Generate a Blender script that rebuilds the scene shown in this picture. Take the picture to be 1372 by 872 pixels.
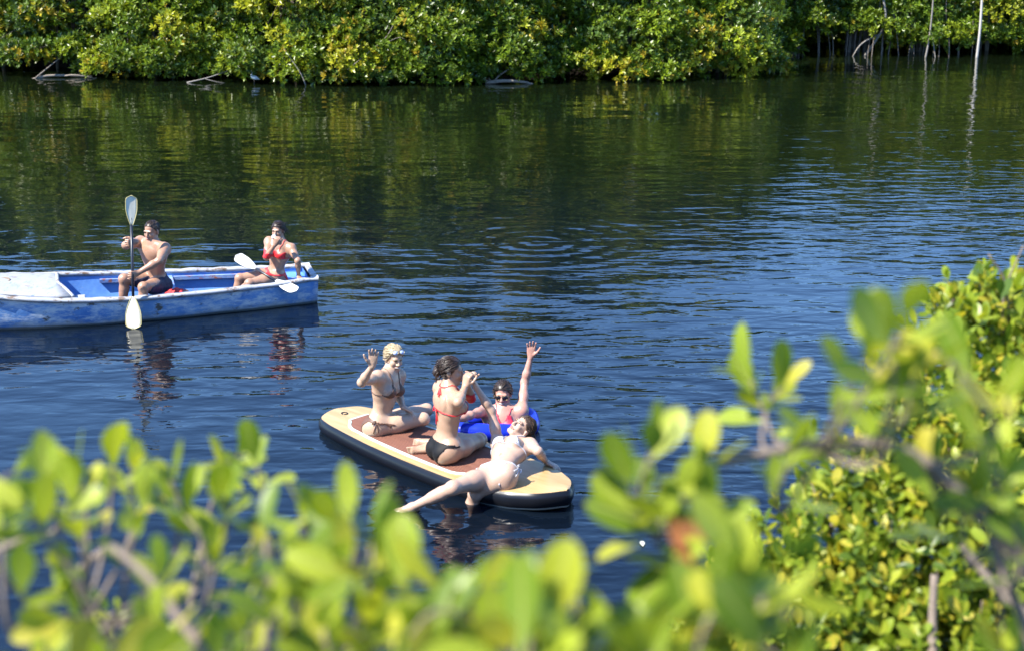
import bpy, math, random
import numpy as np
from mathutils import Vector, Matrix

for o in list(bpy.data.objects):
    bpy.data.objects.remove(o)
SC = bpy.context.scene
COL = SC.collection

# ------------------------------------------------------------------ camera
LENS_PX, CAM_H, PITCH = 1900.0, 4.64, math.atan(551 / 1900.0)
cam_data = bpy.data.cameras.new('camera')
cam_data.sensor_width = 36.0
cam_data.sensor_fit = 'HORIZONTAL'
cam_data.lens = LENS_PX / 1372 * 36.0
cam_data.clip_start = 0.05
cam_data.clip_end = 3000
cam_data.dof.use_dof = True
cam_data.dof.focus_distance = 16.5
cam_data.dof.aperture_fstop = 2.3
camera = bpy.data.objects.new('camera', cam_data)
COL.objects.link(camera)
camera.location = (0, 0, CAM_H)
camera.rotation_euler = (math.pi / 2 - PITCH, 0, 0)
SC.camera = camera

# ------------------------------------------------------------------ sky and sun
SUN_DIR = Vector((-0.58, -0.28, 0.77)).normalized()
world = bpy.data.worlds.new('World')
SC.world = world
world.use_nodes = True
wn, wl = world.node_tree.nodes, world.node_tree.links
wn.clear()
w_out = wn.new('ShaderNodeOutputWorld')
w_bg = wn.new('ShaderNodeBackground')
w_sky = wn.new('ShaderNodeTexSky')
w_sky.sky_type = 'NISHITA'
w_sky.sun_disc = False
w_sky.sun_elevation = math.asin(SUN_DIR.z)
w_sky.sun_rotation = math.atan2(SUN_DIR.x, SUN_DIR.y)
w_sky.altitude = 0
w_sky.air_density = 1.0
w_sky.dust_density = 0.0
w_sky.ozone_density = 10.0
w_bg.inputs['Strength'].default_value = 0.15
wl.new(w_sky.outputs[0], w_bg.inputs[0])
wl.new(w_bg.outputs[0], w_out.inputs[0])

sun_data = bpy.data.lights.new('sun', 'SUN')
sun_data.energy = 5.0
sun_data.angle = math.radians(0.5)
sun_data.color = (1.0, 0.95, 0.86)
sun = bpy.data.objects.new('sun', sun_data)
COL.objects.link(sun)
sun.location = (-20, -12, 30)
sun.rotation_euler = SUN_DIR.to_track_quat('Z', 'Y').to_euler()

SC.view_settings.view_transform = 'Standard'
SC.view_settings.look = 'None'
SC.view_settings.exposure = 1.58
SC.view_settings.gamma = 1.0
SC.render.engine = 'CYCLES'
SC.cycles.use_denoising = True
SC.cycles.max_bounces = 8
SC.cycles.transparent_max_bounces = 4
SC.cycles.sample_clamp_indirect = 6.0

# ------------------------------------------------------------------ helpers
rng = np.random.default_rng(7)
random.seed(7)


def tag(o, label=None, cat=None, group=None, kind=None):
    if label: o['label'] = label
    if cat: o['category'] = cat
    if group: o['group'] = group
    if kind: o['kind'] = kind
    return o


def empty(name, loc=(0, 0, 0)):
    o = bpy.data.objects.new(name, None)
    o.empty_display_size = 0.1
    o.location = loc
    COL.objects.link(o)
    return o


def mesh_data(name, v, f, mat=None, smooth=True, col=None):
    """v: (n,3) array; f: list of tuples or (m,k) int array."""
    me = bpy.data.meshes.new(name)
    v = np.asarray(v, dtype=np.float32).reshape(-1, 3)
    if isinstance(f, np.ndarray):
        m, k = f.shape
        me.vertices.add(len(v)); me.vertices.foreach_set('co', v.ravel())
        me.loops.add(m * k); me.loops.foreach_set('vertex_index', f.astype(np.int32).ravel())
        me.polygons.add(m)
        me.polygons.foreach_set('loop_start', np.arange(0, m * k, k, dtype=np.int32))
        me.update(calc_edges=True)
    else:
        me.from_pydata([tuple(map(float, p)) for p in v], [], [tuple(map(int, q)) for q in f])
        me.update()
    if smooth:
        me.polygons.foreach_set('use_smooth', np.ones(len(me.polygons), dtype=bool))
    if col is not None:
        a = me.color_attributes.new('Col', 'FLOAT_COLOR', 'POINT')
        c = np.ones((len(v), 4), dtype=np.float32); c[:, :3] = col
        a.data.foreach_set('color', c.ravel())
    if mat: me.materials.append(mat)
    return me


def link(name, me, parent=None, loc=None):
    o = bpy.data.objects.new(name, me)
    COL.objects.link(o)
    if parent: o.parent = parent
    if loc is not None: o.location = loc
    return o


def build(name, v, f, mat=None, parent=None, smooth=True, col=None, origin=None):
    """Mesh object from world coordinates; parents are unrotated empties/meshes."""
    v = np.asarray(v, dtype=np.float64).reshape(-1, 3)
    if parent is not None: v = v - np.array(world_loc(parent))
    if origin is not None:
        origin = np.asarray(origin, dtype=float)
        if parent is not None: origin = origin - np.array(world_loc(parent))
        v = v - origin
    o = link(name, mesh_data(name, v, f, mat, smooth, col), parent)
    if origin is not None: o.location = origin
    return o


def world_loc(o):
    p = np.array(o.location)
    while o.parent:
        o = o.parent
        p = p + np.array(o.location)
    return p


def unit(a):
    a = np.asarray(a, float)
    return a / max(np.linalg.norm(a), 1e-9)


def tube(pts, rad, seg=8, caps=True):
    """Tapered tube through pts; rad scalar or list."""
    pts = np.asarray(pts, float); n = len(pts)
    rad = np.broadcast_to(np.asarray(rad, float), (n,))
    v, f = [], []
    t0 = unit(pts[1] - pts[0])
    ref = np.array([0, 0, 1.0]) if abs(t0[2]) < 0.9 else np.array([1.0, 0, 0])
    a = unit(np.cross(t0, ref))
    for i in range(n):
        t = unit(pts[min(i + 1, n - 1)] - pts[max(i - 1, 0)])
        a = unit(a - t * (a @ t)); b = np.cross(t, a)
        for k in range(seg):
            w = 2 * math.pi * k / seg
            v.append(pts[i] + rad[i] * (a * math.cos(w) + b * math.sin(w)))
    for i in range(n - 1):
        for k in range(seg):
            k2 = (k + 1) % seg
            f.append((i * seg + k, i * seg + k2, (i + 1) * seg + k2, (i + 1) * seg + k))
    if caps:
        f.append(tuple(range(seg))[::-1]); f.append(tuple((n - 1) * seg + k for k in range(seg)))
    return np.array(v), f


def join(parts):
    V, Fc, off = [], [], 0
    for v, f in parts:
        V.append(np.asarray(v)); Fc += [tuple(i + off for i in q) for q in f]; off += len(v)
    return np.concatenate(V), Fc


def smooth_path(pts, n=16):
    """Catmull-Rom through pts."""
    p = np.asarray(pts, float)
    p = np.vstack([2 * p[0] - p[1], p, 2 * p[-1] - p[-2]])
    out = []
    m = len(p) - 3
    for i in range(n):
        u = i / (n - 1) * m; k = min(int(u), m - 1); t = u - k
        a, b, c, d = p[k:k + 4]
        out.append(0.5 * ((2 * b) + (-a + c) * t + (2 * a - 5 * b + 4 * c - d) * t * t + (-a + 3 * b - 3 * c + d) * t ** 3))
    return np.array(out)


# ------------------------------------------------------------------ materials
def new_mat(name):
    m = bpy.data.materials.new(name); m.use_nodes = True
    nt = m.node_tree
    return m, nt.nodes, nt.links, nt.nodes['Principled BSDF']


def simple_mat(name, color, rough=0.5, var=0.12, scale=12.0, metallic=0.0, bump=0.0, spec=0.5):
    m, n, l, b = new_mat(name)
    tc = n.new('ShaderNodeTexCoord')
    nz = n.new('ShaderNodeTexNoise'); nz.inputs['Scale'].default_value = scale; nz.inputs['Detail'].default_value = 4
    l.new(tc.outputs['Object'], nz.inputs['Vector'])
    mx = n.new('ShaderNodeMix'); mx.data_type = 'RGBA'
    c = np.array(color)
    mx.inputs[6].default_value = (*(c * (1 - var)), 1)
    mx.inputs[7].default_value = (*np.minimum(c * (1 + var), 1), 1)
    l.new(nz.outputs['Fac'], mx.inputs[0]); l.new(mx.outputs[2], b.inputs['Base Color'])
    b.inputs['Roughness'].default_value = rough
    b.inputs['Metallic'].default_value = metallic
    b.inputs['Specular IOR Level'].default_value = spec
    if bump:
        bp = n.new('ShaderNodeBump'); bp.inputs['Strength'].default_value = bump; bp.inputs['Distance'].default_value = 0.01
        l.new(nz.outputs['Fac'], bp.inputs['Height']); l.new(bp.outputs[0], b.inputs['Normal'])
    return m


def leaf_mat(name, trans=0.35, rough=0.38, attr=True, base=(0.08, 0.16, 0.02), objvar=False, tint=(1.25, 1.2, 0.55)):
    m, n, l, b = new_mat(name)
    out = n['Material Output']
    if attr:
        a = n.new('ShaderNodeAttribute'); a.attribute_name = 'Col'; src = a.outputs['Color']
    else:
        oi = n.new('ShaderNodeObjectInfo')
        rp = n.new('ShaderNodeValToRGB')
        e = rp.color_ramp.elements
        e[0].position = 0.0; e[0].color = (0.08, 0.145, 0.012, 1)
        e[1].position = 1.0; e[1].color = (0.42, 0.36, 0.04, 1)
        x = e.new(0.45); x.color = (0.20, 0.27, 0.020, 1)
        x = e.new(0.85); x.color = (0.32, 0.36, 0.030, 1)
        l.new(oi.outputs['Random'], rp.inputs[0])
        tcl = n.new('ShaderNodeTexCoord')
        nz = n.new('ShaderNodeTexNoise'); nz.inputs['Scale'].default_value = 22; nz.inputs['Detail'].default_value = 3
        l.new(tcl.outputs['Object'], nz.inputs['Vector'])
        mm = n.new('ShaderNodeMix'); mm.data_type = 'RGBA'; mm.blend_type = 'MULTIPLY'
        mr = n.new('ShaderNodeMapRange'); mr.inputs[1].default_value = 0.3; mr.inputs[2].default_value = 0.7
        mr.inputs[3].default_value = 0.8; mr.inputs[4].default_value = 1.15
        l.new(nz.outputs['Fac'], mr.inputs[0])
        mm.inputs[0].default_value = 1.0
        l.new(rp.outputs[0], mm.inputs[6]); l.new(mr.outputs[0], mm.inputs[7])
        sp = n.new('ShaderNodeSeparateXYZ'); l.new(tcl.outputs['Object'], sp.inputs[0])
        ab = n.new('ShaderNodeMath'); ab.operation = 'ABSOLUTE'; l.new(sp.outputs[0], ab.inputs[0])
        rib = n.new('ShaderNodeMapRange'); rib.inputs[1].default_value = 0.008; rib.inputs[2].default_value = 0.022
        rib.inputs[3].default_value = 0.55; rib.inputs[4].default_value = 0.0
        l.new(ab.outputs[0], rib.inputs[0])
        m2 = n.new('ShaderNodeMix'); m2.data_type = 'RGBA'; m2.inputs[7].default_value = (0.42, 0.42, 0.12, 1)
        l.new(rib.outputs[0], m2.inputs[0]); l.new(mm.outputs[2], m2.inputs[6])
        spn = n.new('ShaderNodeTexNoise'); spn.inputs['Scale'].default_value = 9; spn.inputs['Detail'].default_value = 5
        l.new(tcl.outputs['Object'], spn.inputs['Vector'])
        spr = n.new('ShaderNodeMapRange'); spr.inputs[1].default_value = 0.66; spr.inputs[2].default_value = 0.72; spr.inputs[4].default_value = 0.7
        l.new(spn.outputs['Fac'], spr.inputs[0])
        m3 = n.new('ShaderNodeMix'); m3.data_type = 'RGBA'; m3.inputs[7].default_value = (0.20, 0.11, 0.03, 1)
        l.new(spr.outputs[0], m3.inputs[0]); l.new(m2.outputs[2], m3.inputs[6])
        src = m3.outputs[2]
    l.new(src, b.inputs['Base Color'])
    b.inputs['Roughness'].default_value = rough
    b.inputs['Specular IOR Level'].default_value = 0.28 if not attr else 0.4
    tr = n.new('ShaderNodeBsdfTranslucent')
    tm = n.new('ShaderNodeMix'); tm.data_type = 'RGBA'; tm.blend_type = 'MULTIPLY'; tm.inputs[0].default_value = 1
    tm.inputs[7].default_value = (*tint, 1)
    l.new(src, tm.inputs[6]); l.new(tm.outputs[2], tr.inputs['Color'])
    ms = n.new('ShaderNodeMixShader'); ms.inputs[0].default_value = trans
    l.new(b.outputs[0], ms.inputs[1]); l.new(tr.outputs[0], ms.inputs[2])
    l.new(ms.outputs[0], out.inputs['Surface'])
    return m


M_LEAF_FAR = leaf_mat('mangrove_leaf_far', 0.28, 0.36)
M_BARK = simple_mat('bark_grey', (0.09, 0.07, 0.05), 0.85, 0.35, 30, bump=0.5)
M_BARK_PALE = simple_mat('bark_pale', (0.16, 0.135, 0.11), 0.85, 0.3, 20, bump=0.4)
M_DEAD = simple_mat('dead_wood', (0.18, 0.15, 0.12), 0.9, 0.3, 20, bump=0.4)


def water_material():
    m, n, l, b = new_mat('lake_water')
    b.inputs['Roughness'].default_value = 0.025
    b.inputs['IOR'].default_value = 1.33
    geo = n.new('ShaderNodeNewGeometry')
    pos = geo.outputs['Position']

    def noise(scale, detail, stretch=(1, 1, 1), rot=0.0, off=(0, 0, 0), dist=0.0):
        mp = n.new('ShaderNodeMapping'); mp.inputs['Scale'].default_value = stretch
        mp.inputs['Rotation'].default_value = (0, 0, rot); mp.inputs['Location'].default_value = off
        l.new(pos, mp.inputs['Vector'])
        t = n.new('ShaderNodeTexNoise'); t.inputs['Scale'].default_value = scale
        t.inputs['Detail'].default_value = detail; t.inputs['Roughness'].default_value = 0.45
        t.inputs['Distortion'].default_value = dist
        l.new(mp.outputs[0], t.inputs['Vector'])
        return t.outputs['Fac']

    def math_(op, a, c=None, clamp=False):
        k = n.new('ShaderNodeMath'); k.operation = op; k.use_clamp = clamp
        for i, s in enumerate((a, c)):
            if s is None: continue
            if isinstance(s, (int, float)): k.inputs[i].default_value = s
            else: l.new(s, k.inputs[i])
        return k.outputs[0]

    def bumpn(height, dist, strength=1.0, normal=None):
        k = n.new('ShaderNodeBump'); k.inputs['Distance'].default_value = dist
        if isinstance(strength, (int, float)): k.inputs['Strength'].default_value = strength
        else: l.new(strength, k.inputs['Strength'])
        l.new(height, k.inputs['Height'])
        if normal: l.new(normal, k.inputs['Normal'])
        return k.outputs[0]

    # reflected tints put into the body colour: sky blue near, mangrove green far
    sy = n.new('ShaderNodeSeparateXYZ'); l.new(pos, sy.inputs[0])
    dm = n.new('ShaderNodeMapRange'); dm.interpolation_type = 'SMOOTHSTEP'; dm.inputs[1].default_value = 17; dm.inputs[2].default_value = 29
    l.new(sy.outputs[1], dm.inputs[0])
    bc = n.new('ShaderNodeMix'); bc.data_type = 'RGBA'
    bc.inputs[6].default_value = (0.0018, 0.0038, 0.0075, 1); bc.inputs[7].default_value = (0.0032, 0.0058, 0.0022, 1)
    l.new(dm.outputs[0], bc.inputs[0]); l.new(bc.outputs[2], b.inputs['Base Color'])
    # wind patches: where the breeze roughens the surface
    patch = noise(0.09, 2, (0.5, 1.3, 1), 0.15, (3, 1.5, 0))
    sx = n.new('ShaderNodeSeparateXYZ'); l.new(pos, sx.inputs[0])
    open_ = math_('MULTIPLY_ADD', sx.outputs[0], 0.035)          # the right side lies open to the breeze
    open_.node.inputs[2].default_value = 0.52
    pt = math_('MULTIPLY_ADD', patch, 2.6); pt.node.inputs[2].default_value = -1.3
    amt = math_('ADD', open_, pt)
    lee = n.new('ShaderNodeMapRange'); lee.inputs[1].default_value = 19; lee.inputs[2].default_value = 36   # calm in the lee of the far trees
    lee.inputs[3].default_value = 0.0; lee.inputs[4].default_value = 0.48
    l.new(sx.outputs[1], lee.inputs[0])
    amt = math_('SUBTRACT', amt, lee.outputs[0])
    amt = math_('MINIMUM', math_('MAXIMUM', amt, 0.14), 1.0)
    # long soft swell, wavelets and small ripples (heights in metres through Distance)
    n1 = bumpn(noise(0.9, 1, (0.7, 1.25, 1), 0.12), 0.028)
    n2 = bumpn(noise(3.1, 1.5, (0.55, 1.3, 1), -0.14, (7, 3, 0), 0.35), 0.030, amt, n1)
    n3 = bumpn(noise(8.0, 2, (0.65, 1.2, 1), 0.1, (1, 9, 0), 0.2), 0.0065, amt, n2)
    # rings spreading from a splash in open water
    cx, cy = 0.35, 20.4
    dx = math_('SUBTRACT', sx.outputs[0], cx); dy = math_('SUBTRACT', sx.outputs[1], cy)
    r = math_('SQRT', math_('ADD', math_('MULTIPLY', dx, dx), math_('MULTIPLY', dy, dy)))
    wv = math_('SINE', math_('MULTIPLY', r, 17.0))
    fall = math_('SUBTRACT', 1.0, math_('DIVIDE', r, 2.6), True)
    n4 = bumpn(math_('MULTIPLY', wv, fall), 0.0045, 1.0, n3)
    # rings round the paddle board
    dx = math_('SUBTRACT', sx.outputs[0], -0.6); dy = math_('SUBTRACT', sx.outputs[1], 11.8)
    r = math_('SQRT', math_('ADD', math_('MULTIPLY', dx, dx), math_('MULTIPLY', dy, dy)))
    wv = math_('SINE', math_('MULTIPLY', r, 13.0))
    fall = math_('SUBTRACT', 1.0, math_('DIVIDE', r, 5.5), True)
    n5 = bumpn(math_('MULTIPLY', wv, fall), 0.0026, 1.0, n4)
    # small rings where the foot and the paddle touch the water
    for cx, cy, rad, fq, am in ((-0.93, 10.56, 1.1, 34.0, 0.0022), (-4.41, 15.86, 1.6, 24.0, 0.0022)):
        dx = math_('SUBTRACT', sx.outputs[0], cx); dy = math_('SUBTRACT', sx.outputs[1], cy)
        r = math_('SQRT', math_('ADD', math_('MULTIPLY', dx, dx), math_('MULTIPLY', dy, dy)))
        n5 = bumpn(math_('MULTIPLY', math_('SINE', math_('MULTIPLY', r, fq)), math_('SUBTRACT', 1.0, math_('DIVIDE', r, rad), True)), am, 1.0, n5)
    l.new(n5, b.inputs['Normal'])
    return m


# ------------------------------------------------------------------ terrain and water
SHORE = np.array([0, 1.3]) + np.array([(-60, 47), (-24, 45.5), (-15.6, 44.6), (-13.7, 43.2), (-7.6, 41.8), (-4, 41.6), (0.7, 42.2), (3.6, 42.8), (6.6, 43.8),
                  (8.0, 46.0), (8.9, 51.0), (11.8, 52.0), (17.5, 51.8), (26, 51), (60, 49)], float)


def shore_y(x): return np.interp(x, SHORE[:, 0], SHORE[:, 1])


def terrain_z(x, y):
    far = y - shore_y(x)
    z = -1.8 + 2.0 * np.clip((far + 1.5) / 2.2, 0, 1) + 0.03 * np.clip(far, 0, 60)
    near = np.clip((7.6 + 0.35 * np.sin(x * 0.9) + 0.08 * x - y) / 6.0, 0, 1)
    near = near * near * (3 - 2 * near)
    zn = -1.8 + near * 4.75
    return np.maximum(z, zn)


def axis_pts(lo, hi, fine_lo, fine_hi, step):
    a = np.arange(fine_lo, fine_hi + 1e-6, step)
    left = fine_lo - np.geomspace(step, fine_lo - lo, 14)[::-1]
    right = fine_hi + np.geomspace(step, hi - fine_hi, 14)
    return np.concatenate([left, a, right])


gx = axis_pts(-900, 900, -34, 34, 0.6)
gy = axis_pts(-500, 1500, -4, 60, 0.5)
X, Y = np.meshgrid(gx, gy)
Z = terrain_z(X, Y) + 0.05 * np.sin(X * 2.3 + Y) * np.sin(Y * 1.7)
nx, ny = len(gx), len(gy)
idx = np.arange(nx * ny).reshape(ny, nx)
quads = np.stack([idx[:-1, :-1], idx[:-1, 1:], idx[1:, 1:], idx[1:, :-1]], -1).reshape(-1, 4)
M_MUD = simple_mat('mud_and_leaf_litter', (0.014, 0.011, 0.008), 1.0, 0.5, 3.0, bump=0.6, spec=0.1)
g = build('ground', np.stack([X, Y, Z], -1).reshape(-1, 3), quads, M_MUD)
tag(g, 'dark muddy bank and lake bed under the mangroves', 'ground', kind='structure')

wv = np.array([(-400, -3, 0), (400, -3, 0), (400, 90, 0), (-400, 90, 0)], float)
w = build('lake_water', wv, [(0, 1, 2, 3)], water_material(), smooth=False)
tag(w, 'rippled dark blue lake water reflecting sky and mangroves', 'water', kind='structure')
# ------------------------------------------------------------------ far bank mangroves
def rosette_leaves(P, A, S, C, r, n_leaf=8, width=0.36, spread=(0.45, 1.15)):
    """Leaf rosettes. P centres, A axes, S leaf length, C colours. Each leaf is a folded pair of triangles."""
    m = len(P)
    ref = np.where(np.abs(A[:, 2:3]) < 0.9, np.array([[0, 0, 1.0]]), np.array([[1.0, 0, 0]]))
    U = np.cross(A, ref); U /= np.linalg.norm(U, axis=1, keepdims=True)
    V = np.cross(A, U)
    ph = r.uniform(0, 6.283, (m, 1)) + np.arange(n_leaf)[None] * 2.4 + r.normal(0, 0.15, (m, n_leaf))
    th = np.linspace(spread[0], spread[1], n_leaf)[None] + r.normal(0, 0.18, (m, n_leaf))
    rad = U[:, None] * np.cos(ph)[..., None] + V[:, None] * np.sin(ph)[..., None]
    d = A[:, None] * np.cos(th)[..., None] + rad * np.sin(th)[..., None]
    side = np.cross(d, rad - 0.0 * d); side = np.cross(A[:, None] + 0 * d, rad)
    L = (S[:, None] * r.uniform(0.7, 1.2, (m, n_leaf)))[..., None]
    B = P[:, None] - A[:, None] * (S[:, None, None] * 0.25) * np.linspace(0, 1, n_leaf)[None, :, None]
    nrm = np.cross(d, side)
    mid = B + d * L * 0.55 - nrm * L * 0.04
    tip = B + d * L - nrm * L * 0.0 + np.array([0, 0, -0.06]) * L
    Wd = L * width * 0.5
    lf = mid + side * Wd + nrm * L * 0.05
    rt = mid - side * Wd + nrm * L * 0.05
    v = np.stack([B, lf, tip, rt], 2).reshape(-1, 3)
    k = np.arange(m * n_leaf) * 4
    f = np.stack([k, k + 1, k + 2, k, k + 2, k + 3], -1).reshape(-1, 3)
    c = C[:, None] * r.uniform(0.75, 1.3, (m, n_leaf, 1))
    c = np.repeat(c.reshape(-1, 3), 4, 0)
    return v, f, c


GREENS = np.array([(0.070, 0.118, 0.009), (0.112, 0.168, 0.010), (0.165, 0.215, 0.012), (0.225, 0.25, 0.014), (0.046, 0.085, 0.012)])
YELLOWS = np.array([(0.34, 0.28, 0.02), (0.26, 0.25, 0.02), (0.34, 0.25, 0.02)])


def mangrove(label, x, y, half_w, h, seed, yellow=0.06, bottom=0.15, depth=1.8, leaf=0.14, lobes=46, ros=60,
             light=1.0, trunks=3, pale=False, group='mangroves along the far bank', warm=0.0):
    r = np.random.default_rng(seed)
    z0 = float(terrain_z(np.array(x), np.array(y))) - 0.05
    root = empty('mangrove_tree', (x, y, max(z0, -0.3)))
    tag(root, label, 'mangrove tree', group)
    P, A, S, C = [], [], [], []
    cents = []
    n_skirt = int(half_w * 9)
    for i in range(lobes + n_skirt):
        if i < n_skirt:   # low outer lobes hanging over the water
            a = -math.pi * (i + r.uniform(0.1, 0.9)) / n_skirt
            rr = r.uniform(0.75, 1.05)
            R = r.uniform(0.32, 0.52)
            t = 0.0
            c = np.array([x + half_w * 1.05 * rr * math.cos(a), y + depth * rr * math.sin(a) * r.uniform(0.75, 1.05), bottom + R * r.uniform(0.35, 0.9) + 0.25 * (i % 2) * r.random()])
        else:             # the rest of a leaning dome
            hz = bottom + 0.3 + (h - bottom) * (r.uniform(0, 1) ** 1.3)
            t = min(1.0, (hz - bottom) / (h - bottom))
            wid = half_w * math.sqrt(max(0.05, 1 - (t * 0.92) ** 2.2))
            a = r.uniform(-math.pi, 0) if r.random() < 0.8 else r.uniform(0, math.pi)
            rr = r.uniform(0.5, 1.0)
            R = r.uniform(0.40, 0.72) * (1 + 0.35 * t)
            c = np.array([x + wid * rr * math.cos(a), y + depth * (0.3 + 0.7 * (1 - t)) * rr * math.sin(a), hz + R * 0.3])
        cents.append((c, R))
        n = int(ros * (R / 0.55) ** 1.6)
        dv = r.normal(0, 1, (n, 3)); dv[:, 2] = np.where(dv[:, 2] < 0, dv[:, 2] * 0.7, dv[:, 2]) + 0.1; dv[:, 1] -= 0.3
        dv /= np.linalg.norm(dv, axis=1, keepdims=True)
        shell = r.uniform(0.62, 1.08, (n, 1))
        p = c + dv * shell * np.array([R, R * 0.9, R * 0.72])
        ok = p[:, 2] > 0.04
        p, dv = p[ok], dv[ok]; n = len(p)
        ax = dv * 0.75 + np.array([0, -0.15, 0.65]) + r.normal(0, 0.25, (n, 3)); ax /= np.linalg.norm(ax, axis=1, keepdims=True)
        base = GREENS[r.choice(5, p=[0.24, 0.26, 0.22, 0.12, 0.16])]
        ylobe = r.random() < yellow
        cc = np.repeat(base[None], n, 0) * r.uniform(0.75, 1.25, (n, 1)) * light
        cc = cc * np.array([1 + warm, 1 + 0.35 * warm, 1.0])
        ym = r.random(n) < (0.4 if ylobe else 0.006 + 0.03 * yellow)
        cc[ym] = YELLOWS[r.integers(0, 3, ym.sum())] * r.uniform(0.7, 1.1, (ym.sum(), 1))
        P.append(p); A.append(ax); C.append(cc); S.append(leaf * r.uniform(0.8, 1.25, n) * (1 + 0.25 * t))
    P, A, S, C = map(np.concatenate, (P, A, S, C))
    v, f, c = rosette_leaves(P, A, S, C, r)
    build('crown', v, f, M_LEAF_FAR, root, smooth=False, col=c)
    # trunk with limbs reaching into the lobes
    parts = []
    zb = max(z0, -0.3)
    fork = []
    for k in range(trunks):
        bx_, by_ = x + r.uniform(-0.5, 0.5) * half_w * 0.6, y + r.uniform(-0.2, 0.8)
        top = np.array([bx_ + r.uniform(-0.4, 0.4), by_ + r.uniform(-0.3, 0.3), h * r.uniform(0.55, 0.8)])
        pts = smooth_path([(bx_, by_, zb), (bx_ + r.uniform(-.15, .15), by_ + r.uniform(-.1, .1), zb + 0.35 * h), top], 8)
        rad = np.linspace(r.uniform(0.05, 0.09), 0.025, 8)
        parts.append(tube(pts, rad, 6))
        fork.append(pts)
    for (c, R) in cents[::3]:
        fp = fork[r.integers(0, len(fork))]
        st = fp[r.integers(2, 7)]
        midp = (st + c) / 2 + np.array([r.uniform(-.15, .15), r.uniform(-.15, .15), r.uniform(-0.25, 0.1)])
        parts.append(tube(smooth_path([st, midp, c], 6), np.linspace(0.026, 0.008, 6), 5))
    tv, tf = join(parts)
    build('trunk', tv, tf, M_BARK_PALE if pale else M_BARK, root)
    return root


far_specs = [
    # label, x, y, half width, height, seed, keyword extras
    ('green mangrove tree at the far left end of the opposite bank', -16.6, 45.2, 2.2, 5.1, 1, dict(bottom=0.35, yellow=0.12)),
    ('mangrove tree over the fallen dead branch at the left of the opposite bank', -13.6, 44.0, 2.0, 5.4, 2, dict(bottom=0.42, yellow=0.25)),
    ('broad olive green mangrove tree just right of the fallen dead branch on the opposite bank', -10.4, 43.0, 2.2, 5.0, 3, dict(bottom=0.12, light=1.1, warm=0.12)),
    ('mangrove tree with a dark hollow at the waterline above the rowing man', -8.3, 43.1, 1.4, 5.6, 4, dict(bottom=0.5, light=0.85)),
    ('bright mangrove tree touching the water above the woman in the boat', -6.3, 41.9, 1.9, 4.8, 5, dict(bottom=0.1, yellow=0.2, light=1.15, warm=0.1)),
    ('mangrove tree with yellowing leaves and a leaning grey stem on the opposite bank', -4.2, 41.7, 1.5, 5.3, 6, dict(bottom=0.1, yellow=0.55, light=1.15, warm=0.15)),
    ('low deep green mangrove tree with leaves close over the water, above the waving blonde woman', -2.2, 41.6, 1.9, 4.6, 7, dict(bottom=0.08, light=1.0)),
    ('mangrove tree behind the grey driftwood log on the opposite bank', -0.1, 42.2, 1.6, 5.5, 8, dict(bottom=0.12, yellow=0.3)),
    ('mangrove tree with a dark gap beneath, right of the grey driftwood log', 1.9, 42.8, 1.4, 5.2, 9, dict(bottom=0.35, yellow=0.15, light=0.95)),
    ('bright yellow green mangrove tree in the middle right of the opposite bank', 3.9, 42.7, 1.8, 5.0, 10, dict(bottom=0.1, yellow=0.25, light=1.2, warm=0.15)),
    ('rounded mangrove tree jutting out at the corner of the cove, flecked with yellow leaves', 6.5, 43.6, 1.7, 4.8, 11, dict(bottom=0.1, yellow=0.45, light=1.2, warm=0.12)),
    ('shaded mangrove tree tucked into the cove beside the jutting corner', 9.6, 50.0, 1.7, 5.3, 12, dict(bottom=0.75, light=0.9, trunks=7, pale=True)),
    ('mangrove tree over the thick cluster of pale prop roots in the cove', 12.3, 50.4, 1.9, 5.6, 13, dict(bottom=0.75, light=1.0, trunks=9, pale=True)),
    ('mangrove tree with leaves hanging low between the pale stems of the cove', 14.4, 50.3, 1.5, 5.0, 14, dict(bottom=0.25, light=1.05, trunks=6, pale=True)),
    ('mangrove tree beside the straight white stem standing in the cove', 16.7, 50.6, 1.6, 5.4, 15, dict(bottom=0.5, light=1.0, trunks=6, pale=True)),
    ('green mangrove tree at the far right end of the opposite bank', 19.3, 50.0, 2.0, 5.0, 16, dict(bottom=0.2, light=1.05)),
]
for lab, x, y, hw, h, sd, kw in far_specs:
    mangrove(lab, x, y, hw, h, sd, **kw)
# second row, closing the bank behind the first
k = 0
for x in np.arange(-24, 29, 3.1):
    yy = float(shore_y(np.array(x))) + (2.6 if x < 7 else 3.2)
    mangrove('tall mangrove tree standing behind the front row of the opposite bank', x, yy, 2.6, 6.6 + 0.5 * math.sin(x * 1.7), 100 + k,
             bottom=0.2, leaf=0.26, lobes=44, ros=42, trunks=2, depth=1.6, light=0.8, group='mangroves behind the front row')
    k += 1


# the shadowed thicket that fills the bank behind both rows
n = 18000
px_ = rng.uniform(-34, 34, n); dp = rng.uniform(0, 1, n) ** 1.5
P = np.stack([px_, shore_y(px_) + 4.6 + 2.6 * dp, rng.uniform(0.1, 4.8, n)], -1)
A = rng.normal(0, 0.5, (n, 3)) + np.array([0, -0.5, 0.8]); A /= np.linalg.norm(A, axis=1, keepdims=True)
cove = rng.random(n) < 0.25
P[cove, 0] = rng.uniform(7.5, 22, cove.sum()); P[cove, 1] = shore_y(P[cove, 0]) + rng.uniform(-0.7, 1.2, cove.sum()); P[cove, 2] = rng.uniform(0.05, 2.2, cove.sum())
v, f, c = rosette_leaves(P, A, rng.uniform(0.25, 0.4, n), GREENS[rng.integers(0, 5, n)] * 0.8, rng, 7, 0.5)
o = build('mangrove_thicket', v, f, M_LEAF_FAR, smooth=False, col=c)
tag(o, 'dense dark mangrove thicket filling the bank behind the trees', 'thicket', kind='stuff')


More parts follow.
